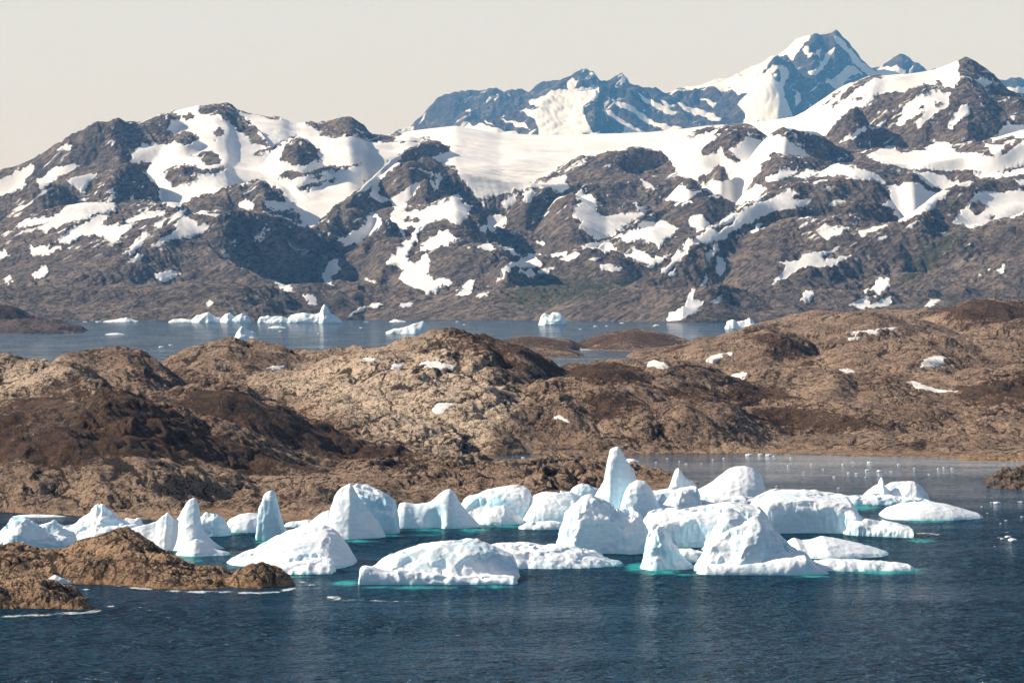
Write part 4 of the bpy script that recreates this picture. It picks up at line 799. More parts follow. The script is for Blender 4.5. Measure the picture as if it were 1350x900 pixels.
berg('white iceberg drawn up into a sharp fin, with a spreading skirt at its foot', [
  C(fr=728, wf=17, wb=12, a=1.0, b=1.7, p=[(168,698),(180,694),(192,691),(205,687),(213,680),(217,678),(220,674),(223,678),(228,685),(234,683),(240,672),(246,662),(251,657),(256,655),(259,660),(262,670),(264,688),(270,702),(284,716),(303,726)]),
  C(fr=734, wf=10, wb=14, a=1.2, b=1.2, p=[(232,728),(245,716),(258,710),(268,714),(280,722),(302,728)])], rough=.32, seed=4, scoops=[(262,676,727,2,5,5,9)])
berg('low blue grey iceberg with a ragged crest right behind the sharp fin', [
  C(fr=707, wf=9, wb=8, a=3, b=.6, p=[(258,690),(264,680),(270,676),(276,677),(283,676),(291,680),(297,688),(302,698),(305,705)])], rough=.7, mat=M_BLUE, seed=5)
berg('smooth low white hump between the ragged iceberg and the blue pillar', [
  C(fr=702, wf=9, wb=9, p=[(293,696),(302,684),(314,678),(328,675),(340,677),(350,685),(356,697)])], rough=.3, seed=6)
berg('narrow upright blue ice pillar standing alone with rock behind it', [
  C(fr=712, wf=7, wb=5, a=4, b=.6, q=.15, p=[(338,710),(340,690),(341,668),(344,664),(347,655),(350,649),(354,647),(358,646),(362,649),(364,657),(367,668),(370,682),(374,694),(382,704)])], rough=.33, flute=.5, mat=M_BLUE, seed=7)
berg('broad tilted white iceberg with a blue right flank and crumbled front, touching the islet', [
  C(fr=752, wf=34, wb=22, a=1.3, b=.9, p=[(297,742),(305,734),(318,727),(335,722),(350,713),(365,706),(380,699),(395,694),(410,692),(426,692),(438,697),(448,704),(456,714),(462,724),(467,732)]),
  C(fr=757, wf=12, wb=16, a=3, b=.5, p=[(345,748),(360,742),(378,742),(395,738),(410,735),(425,734),(437,736),(442,742),(440,748)]),
  C(fr=757.5, wf=7, wb=8, a=3, b=.5, p=[(374,756),(384,749),(400,747),(412,749),(417,754)])], rough=.4, fsize=9, seed=8)
berg('tall grey shaded iceberg like a leaning tooth, in front of the turquoise cliff', [
  C(fr=711, wf=15, wb=10, a=1.2, b=1.15, p=[(432,690),(436,668),(440,655),(444,648),(450,642),(457,638),(462,635),(466,641),(472,652),(480,663),(490,676),(500,690),(507,703)]),
  C(fr=706, wf=12, wb=10, a=1.3, b=1.1, p=[(402,694),(414,684),(424,676),(433,672),(440,676),(450,690)])], rough=.3, seed=9)
berg('squarish iceberg with a turquoise cliff face, behind the leaning tooth', [
  C(fr=704, wf=15, wb=10, a=9, b=.5, lean=.22, q=.2, p=[(456,652),(464,641),(472,637),(480,638),(492,641),(504,647),(514,653),(521,658),(524,672),(526,688),(529,703)])], rough=.5, flute=.6, mat=M_BLUE, seed=10)
berg('smooth white saddle shaped iceberg with one rounded horn and a dark right facet', [
  C(fr=697, wf=12, wb=9, a=1.8, b=.8, p=[(521,692),(523,676),(527,663),(534,661),(546,664),(558,663),(568,661),(575,655),(581,649),(587,645),(592,644),(597,647),(602,655),(608,665),(616,674),(626,684),(634,693)])], rough=.25, seed=11, scoops=[(572,676,697,-1,5,8,12)])
berg('white iceberg with a turquoise tinted saddle, beside the horned one', [
  C(fr=689, wf=13, wb=10, a=4, b=.6, lean=.3, p=[(604,672),(612,658),(622,652),(635,648),(650,643),(664,640),(676,639),(690,640),(697,645),(703,655),(708,668)]),
  C(fr=692, wf=11, wb=10, a=1.8, b=.8, p=[(622,688),(632,677),(644,667),(654,663),(666,664),(676,670),(686,680),(694,688)])], rough=.45, mat=M_BLUE, seed=12)
berg('flat topped white iceberg in the back row, left of the tall spire', [
  C(fr=691, wf=15, wb=12, a=3, b=.6, lean=.3, p=[(688,680),(695,666),(704,653),(716,648),(735,645),(752,648),(764,654),(778,664)]),
  C(fr=686, wf=10, wb=10, p=[(738,668),(748,652),(757,642),(768,636),(779,640),(792,645),(806,652),(815,662)])], rough=.4, seed=13)
# --- the central group
sp = berg('tall ice spire, the highest point of the central group of icebergs', [
  C(fr=696, wf=13, wb=9, a=2.4, b=.8, q=.3, p=[(776,668),(786,652),(793,640),(797,628),(800,612),(802,600),(804,592),(808,590),(815,588),(819,594),(825,604),(831,613),(837,620),(838,632),(841,645),(848,660)])], rough=.33, flute=.3, seed=14)
berg('', [C(fr=698, wf=18, wb=10, a=1.6, b=.9, p=[(770,676),(800,662),(830,656),(860,660),(890,668),(920,672)])], rough=.4, seed=34, name='ice_foot', parent=sp)
berg('', [C(fr=699, wf=10, wb=9, a=2, b=.7, p=[(818,668),(824,648),(830,637),(840,632),(850,634),(857,641),(862,650),(868,664)])], rough=.35, seed=15, name='ice_knob', parent=sp, scoops=[(846,648,699,-1,5,4.5,5)])
berg('crumbling white ice cliff with a wide shaded alcove, left front of the central group', [
  C(fr=731, wf=19, wb=13, a=4.5, b=.6, lean=.18, q=.3, p=[(728,730),(735,708),(741,688),(745,674),(754,665),(764,655),(771,650),(784,650),(794,655),(802,662),(812,665),(820,672),(832,668),(841,674),(848,686),(853,702),(856,722)])], rough=.75, flute=.6, seed=16, scoops=[(802,708,731,-2,13,8,12), (824,690,731,1,4,5,4), (783,672,731,2,6,5,3)])
berg('low ribbed white ice apron running along the foot of the crumbling cliff', [
  C(fr=750, wf=24, wb=14, a=2, b=.6, p=[(628,742),(634,726),(645,718),(664,715),(690,714),(712,716),(735,717),(760,719),(785,727),(806,735),(820,741),(827,746)])], rough=.5, flute=.5, seed=17)
berg('long loaf shaped iceberg in front of the others, with a smooth ledge above the waterline', [
  C(fr=767, wf=20, wb=14, a=2.2, b=.62, p=[(476,758),(482,748),(495,743),(508,732),(522,725),(540,720),(560,716),(585,712),(610,709),(630,710),(650,717),(664,724),(676,730),(681,738),(683,752)]),
  C(fr=770.5, wf=7, wb=16, a=3, b=.4, q=.2, p=[(473,764),(475,748),(482,746),(520,750),(560,753),(620,757),(660,757),(678,757),(682,766)])], rough=.42, flute=.25, fsize=8, seed=18)
berg('small steep white ice pillar with a green shaded side, ahead of the big cliffs', [
  C(fr=752, wf=10, wb=9, a=1.6, b=.9, p=[(842,750),(849,737),(853,720),(857,703),(861,697),(868,693),(877,694),(882,701),(886,712),(892,722),(900,734),(910,742),(922,748)])], rough=.7, flute=.6, mat=M_BLUE, seed=19)
fr_ = berg('big front iceberg with sunlit ridge and deeply shaded fluted face', [
  C(fr=757, wf=17, wb=15, a=1.7, b=.75, p=[(914,756),(920,742),(927,728),(935,712),(944,704),(955,699),(965,695),(976,691),(986,687),(994,681),(999,681),(1005,688),(1012,693),(1022,698),(1030,706),(1036,714),(1042,720),(1055,723),(1066,729),(1070,738),(1085,746),(1100,753)])], rough=.7, flute=.7, seed=20)
berg('', [C(fr=758, wf=8, wb=14, a=3, b=.5, q=.2, p=[(916,757),(930,744),(950,742),(980,742),(1010,738),(1040,733),(1062,731),(1070,740),(1080,748),(1095,755)])], rough=.35, seed=35, name='ice_ledge', parent=fr_)
berg('', [C(fr=753, wf=13, wb=12, a=3, b=.5, q=.25, p=[(1060,748),(1075,738),(1090,736),(1120,736.5),(1150,738),(1180,740),(1198,742.5),(1205,747)])], rough=.35, flute=.3, seed=21, name='ice_tongue', parent=fr_, mat=M_SNOWICE)
berg('low flat floe with a rounded cap between the front iceberg and the long shaded cliff', [
  C(fr=737, wf=26, wb=18, a=5, b=.5, lean=.35, p=[(1032,722),(1040,713),(1048,708),(1058,712),(1072,710),(1084,706),(1096,708),(1112,711),(1135,716),(1158,722),(1170,727),(1177,733)])], rough=.3, mat=M_SNOWICE, seed=22)
berg('largest table iceberg, its long vertical cliff in blue shade facing the camera', [
  C(fr=703, wf=36, wb=22, a=16, b=.5, lean=.16, q=.12, k=.6, p=[(985,690),(990,664),(998,652),(1010,645),(1030,643),(1060,644),(1090,647),(1112,650),(1120,660),(1124,680)]),
  C(fr=705, wf=26, wb=14, a=12, b=.5, lean=.12, q=.12, k=.6, sk=-.2, p=[(1106,684),(1111,668),(1122,671),(1132,678),(1150,680),(1170,684),(1184,685),(1192,688),(1196,690),(1198,704)])], rough=.36, flute=.6, fsize=9, seed=23, scoops=[(1072,690,703,-3,16,6,9)])
berg('white table iceberg in the heart of the group, with a notch in its ribbed cliff', [
  C(fr=722, wf=24, wb=20, a=10, b=.5, lean=.2, q=.15, p=[(846,712),(849,684),(856,674),(870,670),(900,668),(930,666),(958,658),(975,661),(1000,666),(1012,680)]),
  C(fr=728, wf=14, wb=14, a=2, b=.7, p=[(922,728),(932,712),(940,692),(950,676),(960,668),(972,672),(985,690)])], rough=.4, flute=.8, fsize=8, seed=24, scoops=[(913,700,722,-2,7,6,11)])
b23 = berg('low shaded ice wall with a white horn, behind the heart of the group', [
  C(fr=671, wf=14, wb=10, a=6, b=.5, q=.2, p=[(842,664),(846,652),(856,646),(872,644),(888,641),(905,640),(917,641),(921,655)])], rough=.5, seed=25, mat=M_BLUE)
berg('', [C(fr=664, wf=8, wb=8, a=2, b=.7, p=[(880,646),(885,634),(888,624),(891,617),(895,615),(899,620),(903,627),(910,631),(917,637),(920,645)])], rough=.35, seed=26, name='ice_horn', parent=b23, mat=M_SNOWICE)
berg('small rounded white dome with vertical furrows, in front of the shaded ice wall', [
  C(fr=680, wf=12, wb=10, a=2, b=.6, p=[(874,666),(880,654),(888,647),(897,645),(908,648),(916,655),(922,666)])], rough=.5, flute=.5, seed=27)
berg('big smooth white snow dome at the back of the group, against the calm bay', [
  C(fr=657, wf=20, wb=16, a=1.8, b=.75, p=[(906,653),(918,646),(930,640),(942,633),(952,624),(962,617),(972,614),(983,614),(993,617),(1001,623),(1005,632),(1009,645)])], rough=.25, seed=28, mat=M_SNOWICE)
b27 = berg('pale iceberg apart at the right with a small chimney, on a turquoise shelf', [
  C(fr=666, wf=20, wb=16, a=7, b=.45, q=.2, p=[(1066,660),(1082,655),(1110,652.5),(1150,651),(1190,652),(1215,655),(1230,659),(1234,664)])], rough=.4, seed=29, mat=M_BLUE)
berg('', [C(fr=660, wf=10, wb=9, a=1.8, b=.8, p=[(1138,652),(1145,645),(1152,640),(1159,637),(1161,630),(1163,627),(1165,632),(1167,638),(1173,645),(1180,651)])], rough=.35, seed=30, name='ice_chimney', parent=b27, mat=M_SNOWICE)
berg('', [C(fr=660, wf=11, wb=10, a=1.8, b=.7, p=[(1168,652),(1178,644),(1190,637),(1198,633),(1206,634),(1214,640),(1221,647),(1225,656)]),
  C(fr=656, wf=7, wb=6, p=[(1160,646),(1172,636),(1184,633),(1196,634),(1206,640)])], rough=.35, seed=36, name='snow_hump', parent=b27, mat=M_SNOWICE)
berg('smooth oval white floe tipped to the right, nearest the open bay', [
  C(fr=686, wf=26, wb=26, a=2.4, b=.6, p=[(1163,675),(1172,668),(1188,663),(1205,661),(1225,661),(1248,664),(1270,670),(1288,675),(1298,681)])], rough=.2, seed=31, mat=M_SNOWICE)
berg('lump of ice stranded between the two orange islets at left', [
  C(fr=762, wf=7, wb=6, a=2, b=.6, p=[(33,756),(37,746),(44,740),(52,738),(58,737),(63,742),(66,752),(72,760)])], rough=.6, seed=32)
berg('thin white ice strip trailing from the ice lump between the orange islets', [C(fr=770, wf=4, wb=4, a=2, b=.6, p=[(60,760),(72,757),(86,763),(98,768)])], rough=.5, seed=37)
berg('flat white floe just behind the foot of the tall spire', [C(fr=611, wf=8, wb=8, a=3, b=.5, p=[(823,607),(828,604.5),(836,605),(843,608)])], rough=.3, seed=33, vox=.6)
# --- low slabs that close the gaps
berg('low white slab wedged between the small green sided pillar and the big front iceberg', [C(fr=741, wf=12, wb=12, a=4, b=.5, p=[(872,734),(884,726),(900,722),(918,722),(934,728),(944,738)])], rough=.4, seed=70, mat=M_SNOWICE)
berg('low slab of ice in front of the flat topped iceberg, left of the crumbling cliff', [C(fr=698, wf=9, wb=9, a=4, b=.5, p=[(684,694),(694,688),(712,685),(730,686),(745,690),(752,696)])], rough=.4, seed=71)
berg('flat rafted ice slab linking the white snow dome to the table icebergs', [C(fr=668, wf=14, wb=12, a=5, b=.5, p=[(900,664),(915,656),(945,653),(980,653),(1005,657),(1018,664)])], rough=.45, seed=72, mat=M_SNOWICE)
berg('broken low ice slab between the blue pillar and the leaning tooth', [C(fr=695, wf=8, wb=8, a=4, b=.5, p=[(372,693),(380,688),(395,686),(408,684),(420,688),(428,693)])], rough=.5, seed=73)
berg('low white ridge of ice between the twin needles and the sharp fin', [C(fr=716, wf=8, wb=8, a=2, b=.7, p=[(176,708),(184,698),(196,692),(206,694),(216,702),(226,712)])], rough=.6, seed=74)
berg('small humped slab behind the jagged iceberg at the left edge', [C(fr=703, wf=8, wb=8, a=2, b=.7, p=[(40,698),(52,690),(66,688),(80,690),(92,697)])], rough=.5, seed=75)
# --- the far fjord
FJ = 'icebergs in the far fjord'
berg('long cluster iceberg with two lumpy heads at the far shore, left of the spiked one', [
  C(fr=425.2, wf=60, wb=60, p=[(222,424),(230,420),(245,421),(255,422),(260,416),(268,413),(276,412),(282,418),(292,421),(298,415),(303,413),(308,418),(318,413),(325,416),(330,423)])], vox=2.6, rough=.7, seed=40, group=FJ, mat=M_BLUE)
berg('low jagged ice strip under the dark mountain foot at the far left', [
  C(fr=424.6, wf=40, wb=40, p=[(136,423.6),(148,422),(160,420),(168,418),(174,421),(182,423.6)])], vox=2.6, rough=.6, seed=41, group=FJ)
berg('long pale blue iceberg ending in a tall spike at the far shore', [
  C(fr=426.2, wf=60, wb=60, p=[(341,425),(344,418),(354,416),(362,417),(372,417),(380,420),(384,414),(400,412),(415,413),(422,412),(425,404),(427,401),(432,405),(436,412),(444,417),(451,424)])], vox=2.4, rough=.7, seed=42, group=FJ, mat=M_BLUE)
berg('white pyramid iceberg half hidden behind the brown hills in the fjord', [
  C(fr=452, wf=30, wb=30, a=1.2, b=1, p=[(305,452),(309,441),(313,436),(318,430),(323,432),(328,436),(336,439),(342,450)])], vox=1.6, rough=.6, seed=43, group=FJ)
berg('white iceberg with a raised right end, alone in mid fjord', [
  C(fr=440, wf=30, wb=30, p=[(509,438),(518,434),(530,433),(540,430),(546,427),(553,425),(557,424),(559,430),(560,438)])], vox=1.8, rough=.7, seed=44, group=FJ)
berg('light blue double humped iceberg below the dark slope', [
  C(fr=428.6, wf=50, wb=50, p=[(711,427),(714,418),(719,413),(725,415),(730,411),(738,412),(744,417),(747,426)])], vox=2.0, rough=.8, seed=45, group=FJ, mat=M_BLUE)
berg('white iceberg at the right end of the fjord, partly behind the land', [
  C(fr=433.5, wf=40, wb=40, p=[(957,432),(959,424),(966,421),(972,424),(982,423),(988,419),(993,422),(998,431)])], vox=1.8, rough=.7, seed=46, group=FJ)
berg('thin flat floe floating below the spiked iceberg', [C(fr=432.3, wf=30, wb=30, p=[(353,431.6),(360,429.5),(368,429),(378,431.6)])], vox=2.0, rough=.4, seed=47, group=FJ)
berg('thin flat floe near the dark headland at left', [C(fr=441.3, wf=25, wb=25, p=[(139,440.8),(147,439.3),(156,439.2),(165,440.8)])], vox=1.8, rough=.4, seed=48, group=FJ)
berg('tiny white ice sliver on the far shore right of the spiked iceberg', [C(fr=424.5, wf=40, wb=40, p=[(513,424),(520,421),(528,422),(535,424)])], vox=2.2, rough=.5, seed=49, group=FJ)

# --- loose ice: small pieces adrift
def chunk(seed, flat):
    import bmesh
    bm = bmesh.new(); bmesh.ops.create_icosphere(bm, subdivisions=4, radius=1.0)
    v = np.array([q.co for q in bm.verts]); f = np.array([[q.index for q in t.verts] for t in bm.faces]); bm.free()
    r = 1 + 0.28 * pn3(v * 1.3, seed) + 0.16 * pn3(v * 2.9, seed + 1) + 0.07 * pn3(v * 6, seed + 2)
    v = v * r[:, None]; v[:, 2] = v[:, 2] * flat
    return mesh_obj('ice_fragment', v, f, M_BIT)
protos = [chunk(50 + i * 5, fl) for i, fl in enumerate((0.30, 0.42, 0.22, 0.36))]
BITS = [(690,603,5,1),(905,611,4,2),(865,609,3,0),(897,608.5,5,0),(925,610.5,3,0),(988,599.6,10,0),(1003,599.3,7,0),(1014,600,9,0),(1021,601,4,0),(1043,603,4,0),(1060,622,5,0),(1040,614,4,0),(1125,609,6,0),(1147,609.5,7,0),(1160,621.5,8,0),(1175,621,4,0),(1130,624,6,0),(1142,629,4,1),(1145,620,8,0),(1119,623,4,0),(1206,617.2,4,0),(1238,618,4,0),(1245,616.4,4,0),(1256,617.6,5,0),(1100,628,4,0),(1085,618,3,0),(1070,612,4,0),(955,604,4,0),(970,626,3,0),(1024,641,4,0),(1106,643,4,0),(880,604,3,0),(940,606,3,0),(1112,612,4,0),(1185,612,4,0),(1225,625,3,0)]
used = [False] * 4
def bit(px, py, w, lab, grp, flat=None):
    k = rng.randrange(4)
    if not used[k]: o = protos[k]; used[k] = True
    else: o = protos[k].copy(); col.objects.link(o)
    d = wd(py); s = w / F * d / 2
    o.location = (px_x(px, d), d, s * 0.05); o.scale = (s, s * rng.uniform(.6, 1.1), s * rng.uniform(.7, 1.2)); o.rotation_euler = (0, 0, rng.uniform(-.6, .6))
    tag(o, lab, 'ice fragment', grp); return o
for (x_, y_, w_, _) in BITS: bit(x_, y_, w_, 'small white ice fragment adrift on the calm bay behind the icebergs', 'ice fragments adrift in the calm bay')
for (x_, y_, w_) in [(1315,663,9),(1308,662,4),(1346,661.5,7),(1295,668,3),(1327,686,4),(1348,681,4),(1320,690,3),(1302,676,3),(1336,712.5,12),(1330,708,9),(1322,710,5),(1312,720,3)]:
    bit(x_, y_, w_, 'white ice fragment floating on dark water below the pointed islet at right', 'ice fragments below the pointed islet')
for (x_, y_, w_) in [(113,777,9),(458,742,4),(450,746,3),(470,738,3)]:
    bit(x_, y_, w_, 'ice fragment bobbing on dark water between the orange islets and the loaf shaped iceberg', 'ice fragments near the islets')
for (x_, y_, w_) in [(370,437,5),(483,424.5,6),(603,424.4,5),(476,432,4),(612,428,4),(785,430.5,6),(800,430,4),(863,430,5),(866,429,7),(820,426,6),(765,434,4),(580,437,4),(420,440,4),(213,458,8),(225,455,5),(130,424.6,8),(112,424.5,6)]:
    bit(x_, y_, w_, 'tiny white speck of ice floating on the blue fjord', 'ice specks in the far fjord')
for k in range(4):
    if not used[k]: bpy.data.objects.remove(protos[k])
# ================================================================== the sea: one sheet to the horizon
uu = np.concatenate([np.linspace(-1800, -260, 40), np.linspace(-250, 1600, 760), np.linspace(1615, 3150, 40)])
dd = np.concatenate([np.linspace(15, 690, 30), np.exp(np.linspace(math.log(700), math.log(1900), 620)), np.exp(np.linspace(math.log(1915), math.log(53500), 170))])
U, D = np.meshgrid(uu, dd); X = px_x(U, D); Y = D; Z = np.zeros_like(X)
PX, PY = project(X, Y, Z)
GLOW = [(1160,753.5,66,5),(1190,751,40,5),(1100,754,45,4),(838,747,22,8),(872,753,45,6),(905,757,30,3),(245,735,38,10),(215,742,20,5),(517,705,16,6),(560,701,45,8),(620,699,40,6),(470,713,45,3.5),(455,768,26,5),(540,774,90,4),(650,772,45,5),(800,744,45,5),(1125,668,45,7),(1225,686,65,5),(1190,684,40,4),(1212,712,26,6),(720,694,70,4),(660,694,50,4),(390,760,40,3),(1070,759,40,3),(345,714,20,4),(305,703,30,3),(1120,716,60,2),(40,728,60,6)]
glow = np.zeros_like(X)
for gx_, gy_, rx, ry in GLOW:
    e = ((PX - gx_) / rx) ** 2 + ((PY - gy_) / ry) ** 2
    glow = np.maximum(glow, np.exp(-e * 1.5) * (1.25 if (gx_, gy_) in ((1160,753.5),(1190,751),(838,747),(517,705),(1125,668),(872,753),(455,768)) else 1.0))
def stroke(pts, w):
    m = np.zeros_like(X)
    for (ax, ay), (bx, by) in zip(pts[:-1], pts[1:]):
        q = (PX > min(ax, bx) - 30) & (PX < max(ax, bx) + 30) & (PY > min(ay, by) - 12) & (PY < max(ay, by) + 12)
        x, y = PX[q], PY[q]; ex, ey = bx - ax, by - ay
        t = np.clip(((x - ax) * ex + (y - ay) * ey) / (ex * ex + ey * ey), 0, 1)
        d = np.hypot((x - ax - t * ex) * .35, y - ay - t * ey)
        m[q] = np.maximum(m[q], np.exp(-(d / (0.72 * w)) ** 2))
    return m
foam = np.zeros_like(X)
for pts, w, a in [([(138,771),(170,774),(205,777),(260,780),(300,780.5),(340,781),(370,779),(396,773),(412,769)], 2.4, 1.0), ([(-20,813),(40,811),(80,808.5),(112,807),(128,803),(148,799)], 2.4, 1.0), ([(118,808),(150,800)], 2.0, .9), ([(440,790),(500,791.5),(548,792)], 1.3, .75), ([(436,787),(450,785),(445,790),(462,791)], 3.2, .9),
    ([(398,766),(412,770)], 3.0, .8), ([(1200,703),(1220,702),(1238,704)], 2.0, .8), ([(1312,701),(1328,701)], 1.4, .8), ([(1314,708),(1332,710)], 1.4, .8), ([(580,836),(640,838)], 2.0, .55), ([(430,856),(500,860)], 2.0, .4), ([(280,850),(330,848)], 2.0, .35), ([(190,795),(260,790)], 1.5, .45), ([(120,803),(180,800)], 1.6, .5),
    ([(640,606),(700,600),(830,599),(1000,600),(1200,603),(1350,608)], .8, .5), ([(0,680),(100,683),(300,690),(420,690)], .9, .5)]:
    foam = np.maximum(foam, stroke(pts, w) * a)
ruffle = np.interp(D, [600, 1000, 1250, 1420, 1700, 2500, 5000, 12000], [1.0, 1.0, .85, .45, .22, .22, .5, .5])
ruffle *= np.clip(1 + 0.35 * pn2(X / 70, Y / 200, 95), .5, 1.4)
mirror = np.interp(D, [600, 1150, 1330, 1500, 1750, 2500, 5000, 12000], [.42, .46, .6, 1.3, 1.8, 1.7, 1.5, 1.5])
foam *= np.clip(0.75 + 1.3 * pn2(X / 7, Y / 12, 96), 0, 1)
def sea_material():
    s = NT('sea_water'); p = s.pos()
    r = s.attr('ruffle')
    def height(q):
        a1 = s.noise(s.map(q, (0.8, 1.0, 1), (0, 0, 0.15)), 0.11, 3, 0.6, dist=0.3); a2 = s.noise(s.map(q, (0.7, 1, 1), (0, 0, -0.25)), 0.26, 4, 0.6)
        return s.math('ADD', s.math('MULTIPLY', a1, 4.5), s.math('MULTIPLY', a2, 2.4))
    def off(v):
        n = s.n('ShaderNodeVectorMath', operation='ADD'); s.l(p, n.inputs[0]); n.inputs[1].default_value = v; return n.outputs[0]
    e = 0.12
    h0, hx, hy = height(p), height(off((e, 0, 0))), height(off((0, e, 0)))
    gust = s.ramp(s.noise(s.map(p, (0.35, 1, 1)), 0.018, 4, 0.6), 0.3, 0.7, 0.4, 1.45)
    k = s.math('MULTIPLY', s.math('MULTIPLY', r, gust), 1.8 / e)
    cx = s.n('ShaderNodeCombineXYZ'); s.l(s.math('MULTIPLY', s.math('SUBTRACT', h0, hx), k), cx.inputs[0]); s.l(s.math('MULTIPLY', s.math('SUBTRACT', h0, hy), k), cx.inputs[1]); cx.inputs[2].default_value = 1.0
    nn = s.n('ShaderNodeVectorMath', operation='NORMALIZE'); s.l(cx.outputs[0], nn.inputs[0])
    g = s.attr('glow'); ge = s.ramp(s.math('ADD', g, s.math('MULTIPLY', s.math('SUBTRACT', s.noise(s.map(p, (0.5, 0.3, 1)), 0.22, 6, 0.7), 0.5), 1.9)), 0.38, 1.15)
    c = s.mix(ge, (0.006, 0.034, 0.064), (0.03, 0.31, 0.31))
    f = s.attr('foam')
    fn = s.math('ADD', s.math('MULTIPLY', s.noise(s.map(p, (0.5, .3, 1)), 0.35, 5, 0.7), 0.6), s.math('MULTIPLY', s.noise(s.map(p, (0.8, .4, 1)), 1.3, 5, 0.75), 0.5))
    fe = s.ramp(s.math('ADD', f, s.math('MULTIPLY', s.math('SUBTRACT', fn, 0.55), 3.2)), 0.45, 0.85)
    fe = s.math('MULTIPLY', s.math('MULTIPLY', fe, s.ramp(f, 0.08, 0.35)), 0.68)
    c = s.mix(fe, c, (0.80, 0.80, 0.78))
    df = s.n('ShaderNodeBsdfDiffuse'); s.l(c, df.inputs[0]); s.l(nn.outputs[0], df.inputs['Normal'])
    gl = s.n('ShaderNodeBsdfAnisotropic'); gl.inputs['Color'].default_value = (1, 1, 1, 1); gl.inputs['Roughness'].default_value = 0.07; s.l(nn.outputs[0], gl.inputs['Normal'])
    fr = s.n('ShaderNodeFresnel'); fr.inputs['IOR'].default_value = 1.33; s.l(nn.outputs[0], fr.inputs['Normal'])
    fac = s.math('MULTIPLY', fr.outputs[0], s.math('MULTIPLY', s.attr('mirror'), s.math('SUBTRACT', 1.0, fe)), True)
    ms = s.n('ShaderNodeMixShader'); s.l(fac, ms.inputs[0]); s.l(df.outputs[0], ms.inputs[1]); s.l(gl.outputs[0], ms.inputs[2]); s.l(ms.outputs[0], s.out.inputs[0])
    return s.m
o = build_grid('sea', X, Y, Z, np.ones(X.shape, bool), sea_material(), dict(glow=glow, foam=foam, ruffle=ruffle, mirror=mirror))
tag(o, 'dark blue sea, ruffled in front and calm in the bay behind', 'sea', kind='structure')
# ================================================================== air, light, render settings
def haze(density, color):
    s = NT('haze_air')
    q = s.n('ShaderNodeVolumePrincipled'); q.inputs['Color'].default_value = (*color, 1); q.inputs['Density'].default_value = density
    q.inputs['Absorption Color'].default_value = (1, 1, 1, 1); q.inputs['Anisotropy'].default_value = 0.0
    s.l(q.outputs[0], s.out.inputs[1])
    x0, x1, y0, y1, z0, z1 = -36000, 36000, -600, 54000, -14, 5200
    v = [(x, y, z) for z in (z0, z1) for y in (y0, y1) for x in (x0, x1)]
    f = [(0, 2, 3, 1), (4, 5, 7, 6), (0, 1, 5, 4), (2, 6, 7, 3), (0, 4, 6, 2), (1, 3, 7, 5)]
    o = mesh_obj('haze', np.array(v, float), np.array(f), s.m, smooth=False)
    tag(o, 'thin blue haze filling the air over the fjord', 'haze', kind='stuff')
haze(HAZE_D, HAZE_C)

SUN_EL, SUN_AZ = R(33), R(-75)      # azimuth measured from +Y towards +X: the sun stands left and behind the range
sv = (math.sin(SUN_AZ) * math.cos(SUN_EL), math.cos(SUN_AZ) * math.cos(SUN_EL), math.sin(SUN_EL))
L = bpy.data.lights.new('sun', 'SUN'); L.energy = SUN_E; L.angle = R(0.53); L.color = (1.0, 0.925, 0.83)
lo = bpy.data.objects.new('sun', L); col.objects.link(lo)
from mathutils import Vector
lo.rotation_euler = Vector(sv).to_track_quat('Z', 'Y').to_euler(); lo.location = (-3000, 1500, 3000)

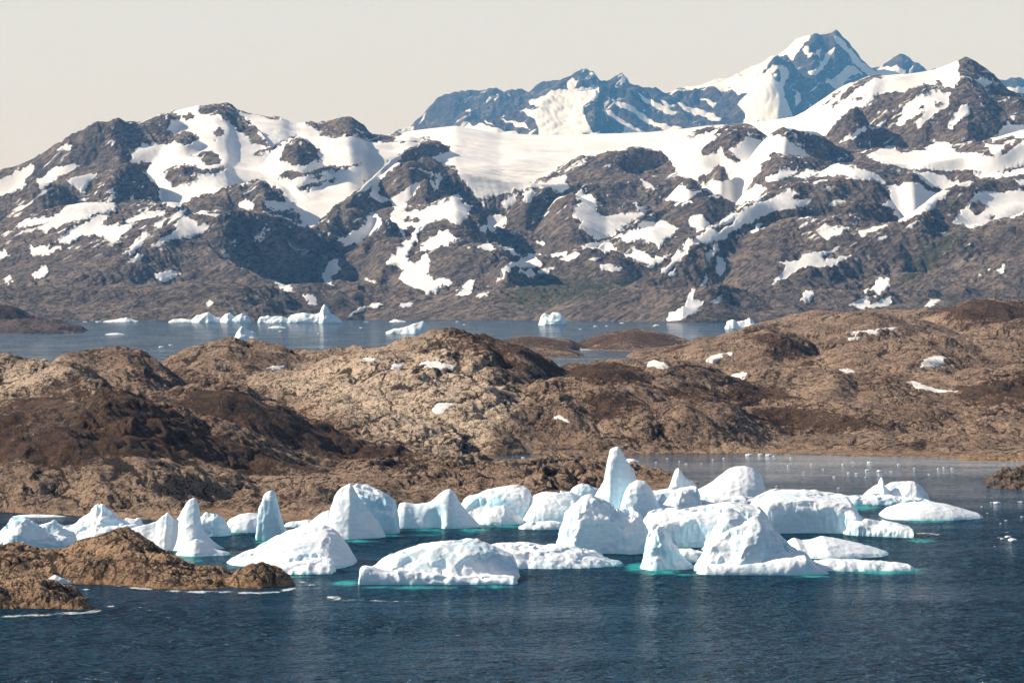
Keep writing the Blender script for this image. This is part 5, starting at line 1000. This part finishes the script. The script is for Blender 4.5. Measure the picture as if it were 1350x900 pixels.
w = bpy.data.worlds.new('World'); sc.world = w; w.use_nodes = True
t = w.node_tree; t.nodes.clear()
ow = t.nodes.new('ShaderNodeOutputWorld'); bg = t.nodes.new('ShaderNodeBackground'); bg.inputs[1].default_value = SKY_S
sky = t.nodes.new('ShaderNodeTexSky'); sky.sky_type = 'NISHITA'; sky.sun_disc = False
sky.sun_elevation = SUN_EL; sky.sun_rotation = SUN_AZ; sky.altitude = 100; sky.air_density = 1.0; sky.dust_density = 1.5; sky.ozone_density = 1.0
tc = t.nodes.new('ShaderNodeTexCoord'); sx = t.nodes.new('ShaderNodeSeparateXYZ'); t.links.new(tc.outputs['Generated'], sx.inputs[0])
mr = t.nodes.new('ShaderNodeMapRange'); mr.interpolation_type = 'SMOOTHSTEP'; t.links.new(sx.outputs[2], mr.inputs[0])
mr.inputs[1].default_value = 0.11; mr.inputs[2].default_value = 0.22; mr.inputs[3].default_value = 1.0; mr.inputs[4].default_value = 0.0
mv = t.nodes.new('ShaderNodeMapRange'); mv.interpolation_type = 'SMOOTHSTEP'; t.links.new(sx.outputs[2], mv.inputs[0])
mv.inputs[1].default_value = 0.0; mv.inputs[2].default_value = 0.10; mv.inputs[3].default_value = 0.0; mv.inputs[4].default_value = 1.0
veil = t.nodes.new('ShaderNodeMix'); veil.data_type = 'RGBA'; t.links.new(mv.outputs[0], veil.inputs[0])
veil.inputs[6].default_value = (*[c / SKY_S for c in VEIL_LO], 1); veil.inputs[7].default_value = (*[c / SKY_S for c in VEIL_HI], 1)
mx = t.nodes.new('ShaderNodeMix'); mx.data_type = 'RGBA'
t.links.new(mr.outputs[0], mx.inputs[0]); t.links.new(sky.outputs[0], mx.inputs[6]); t.links.new(veil.outputs[2], mx.inputs[7])
t.links.new(mx.outputs[2], bg.inputs[0]); t.links.new(bg.outputs[0], ow.inputs[0])

sc.render.engine = 'CYCLES'
c = sc.cycles
c.use_denoising = True
try: c.denoiser = 'OPENIMAGEDENOISE'
except Exception: pass
c.max_bounces = 5; c.diffuse_bounces = 3; c.glossy_bounces = 3; c.transmission_bounces = 2; c.volume_bounces = 0; c.transparent_max_bounces = 4
c.caustics_reflective = False; c.caustics_refractive = False; c.sample_clamp_indirect = 8.0
c.use_adaptive_sampling = True; c.adaptive_threshold = 0.015
vs = sc.view_settings
vs.view_transform = 'Standard'; vs.look = 'None'; vs.exposure = EXPO; vs.gamma = 1.0; vs.use_curve_mapping = False
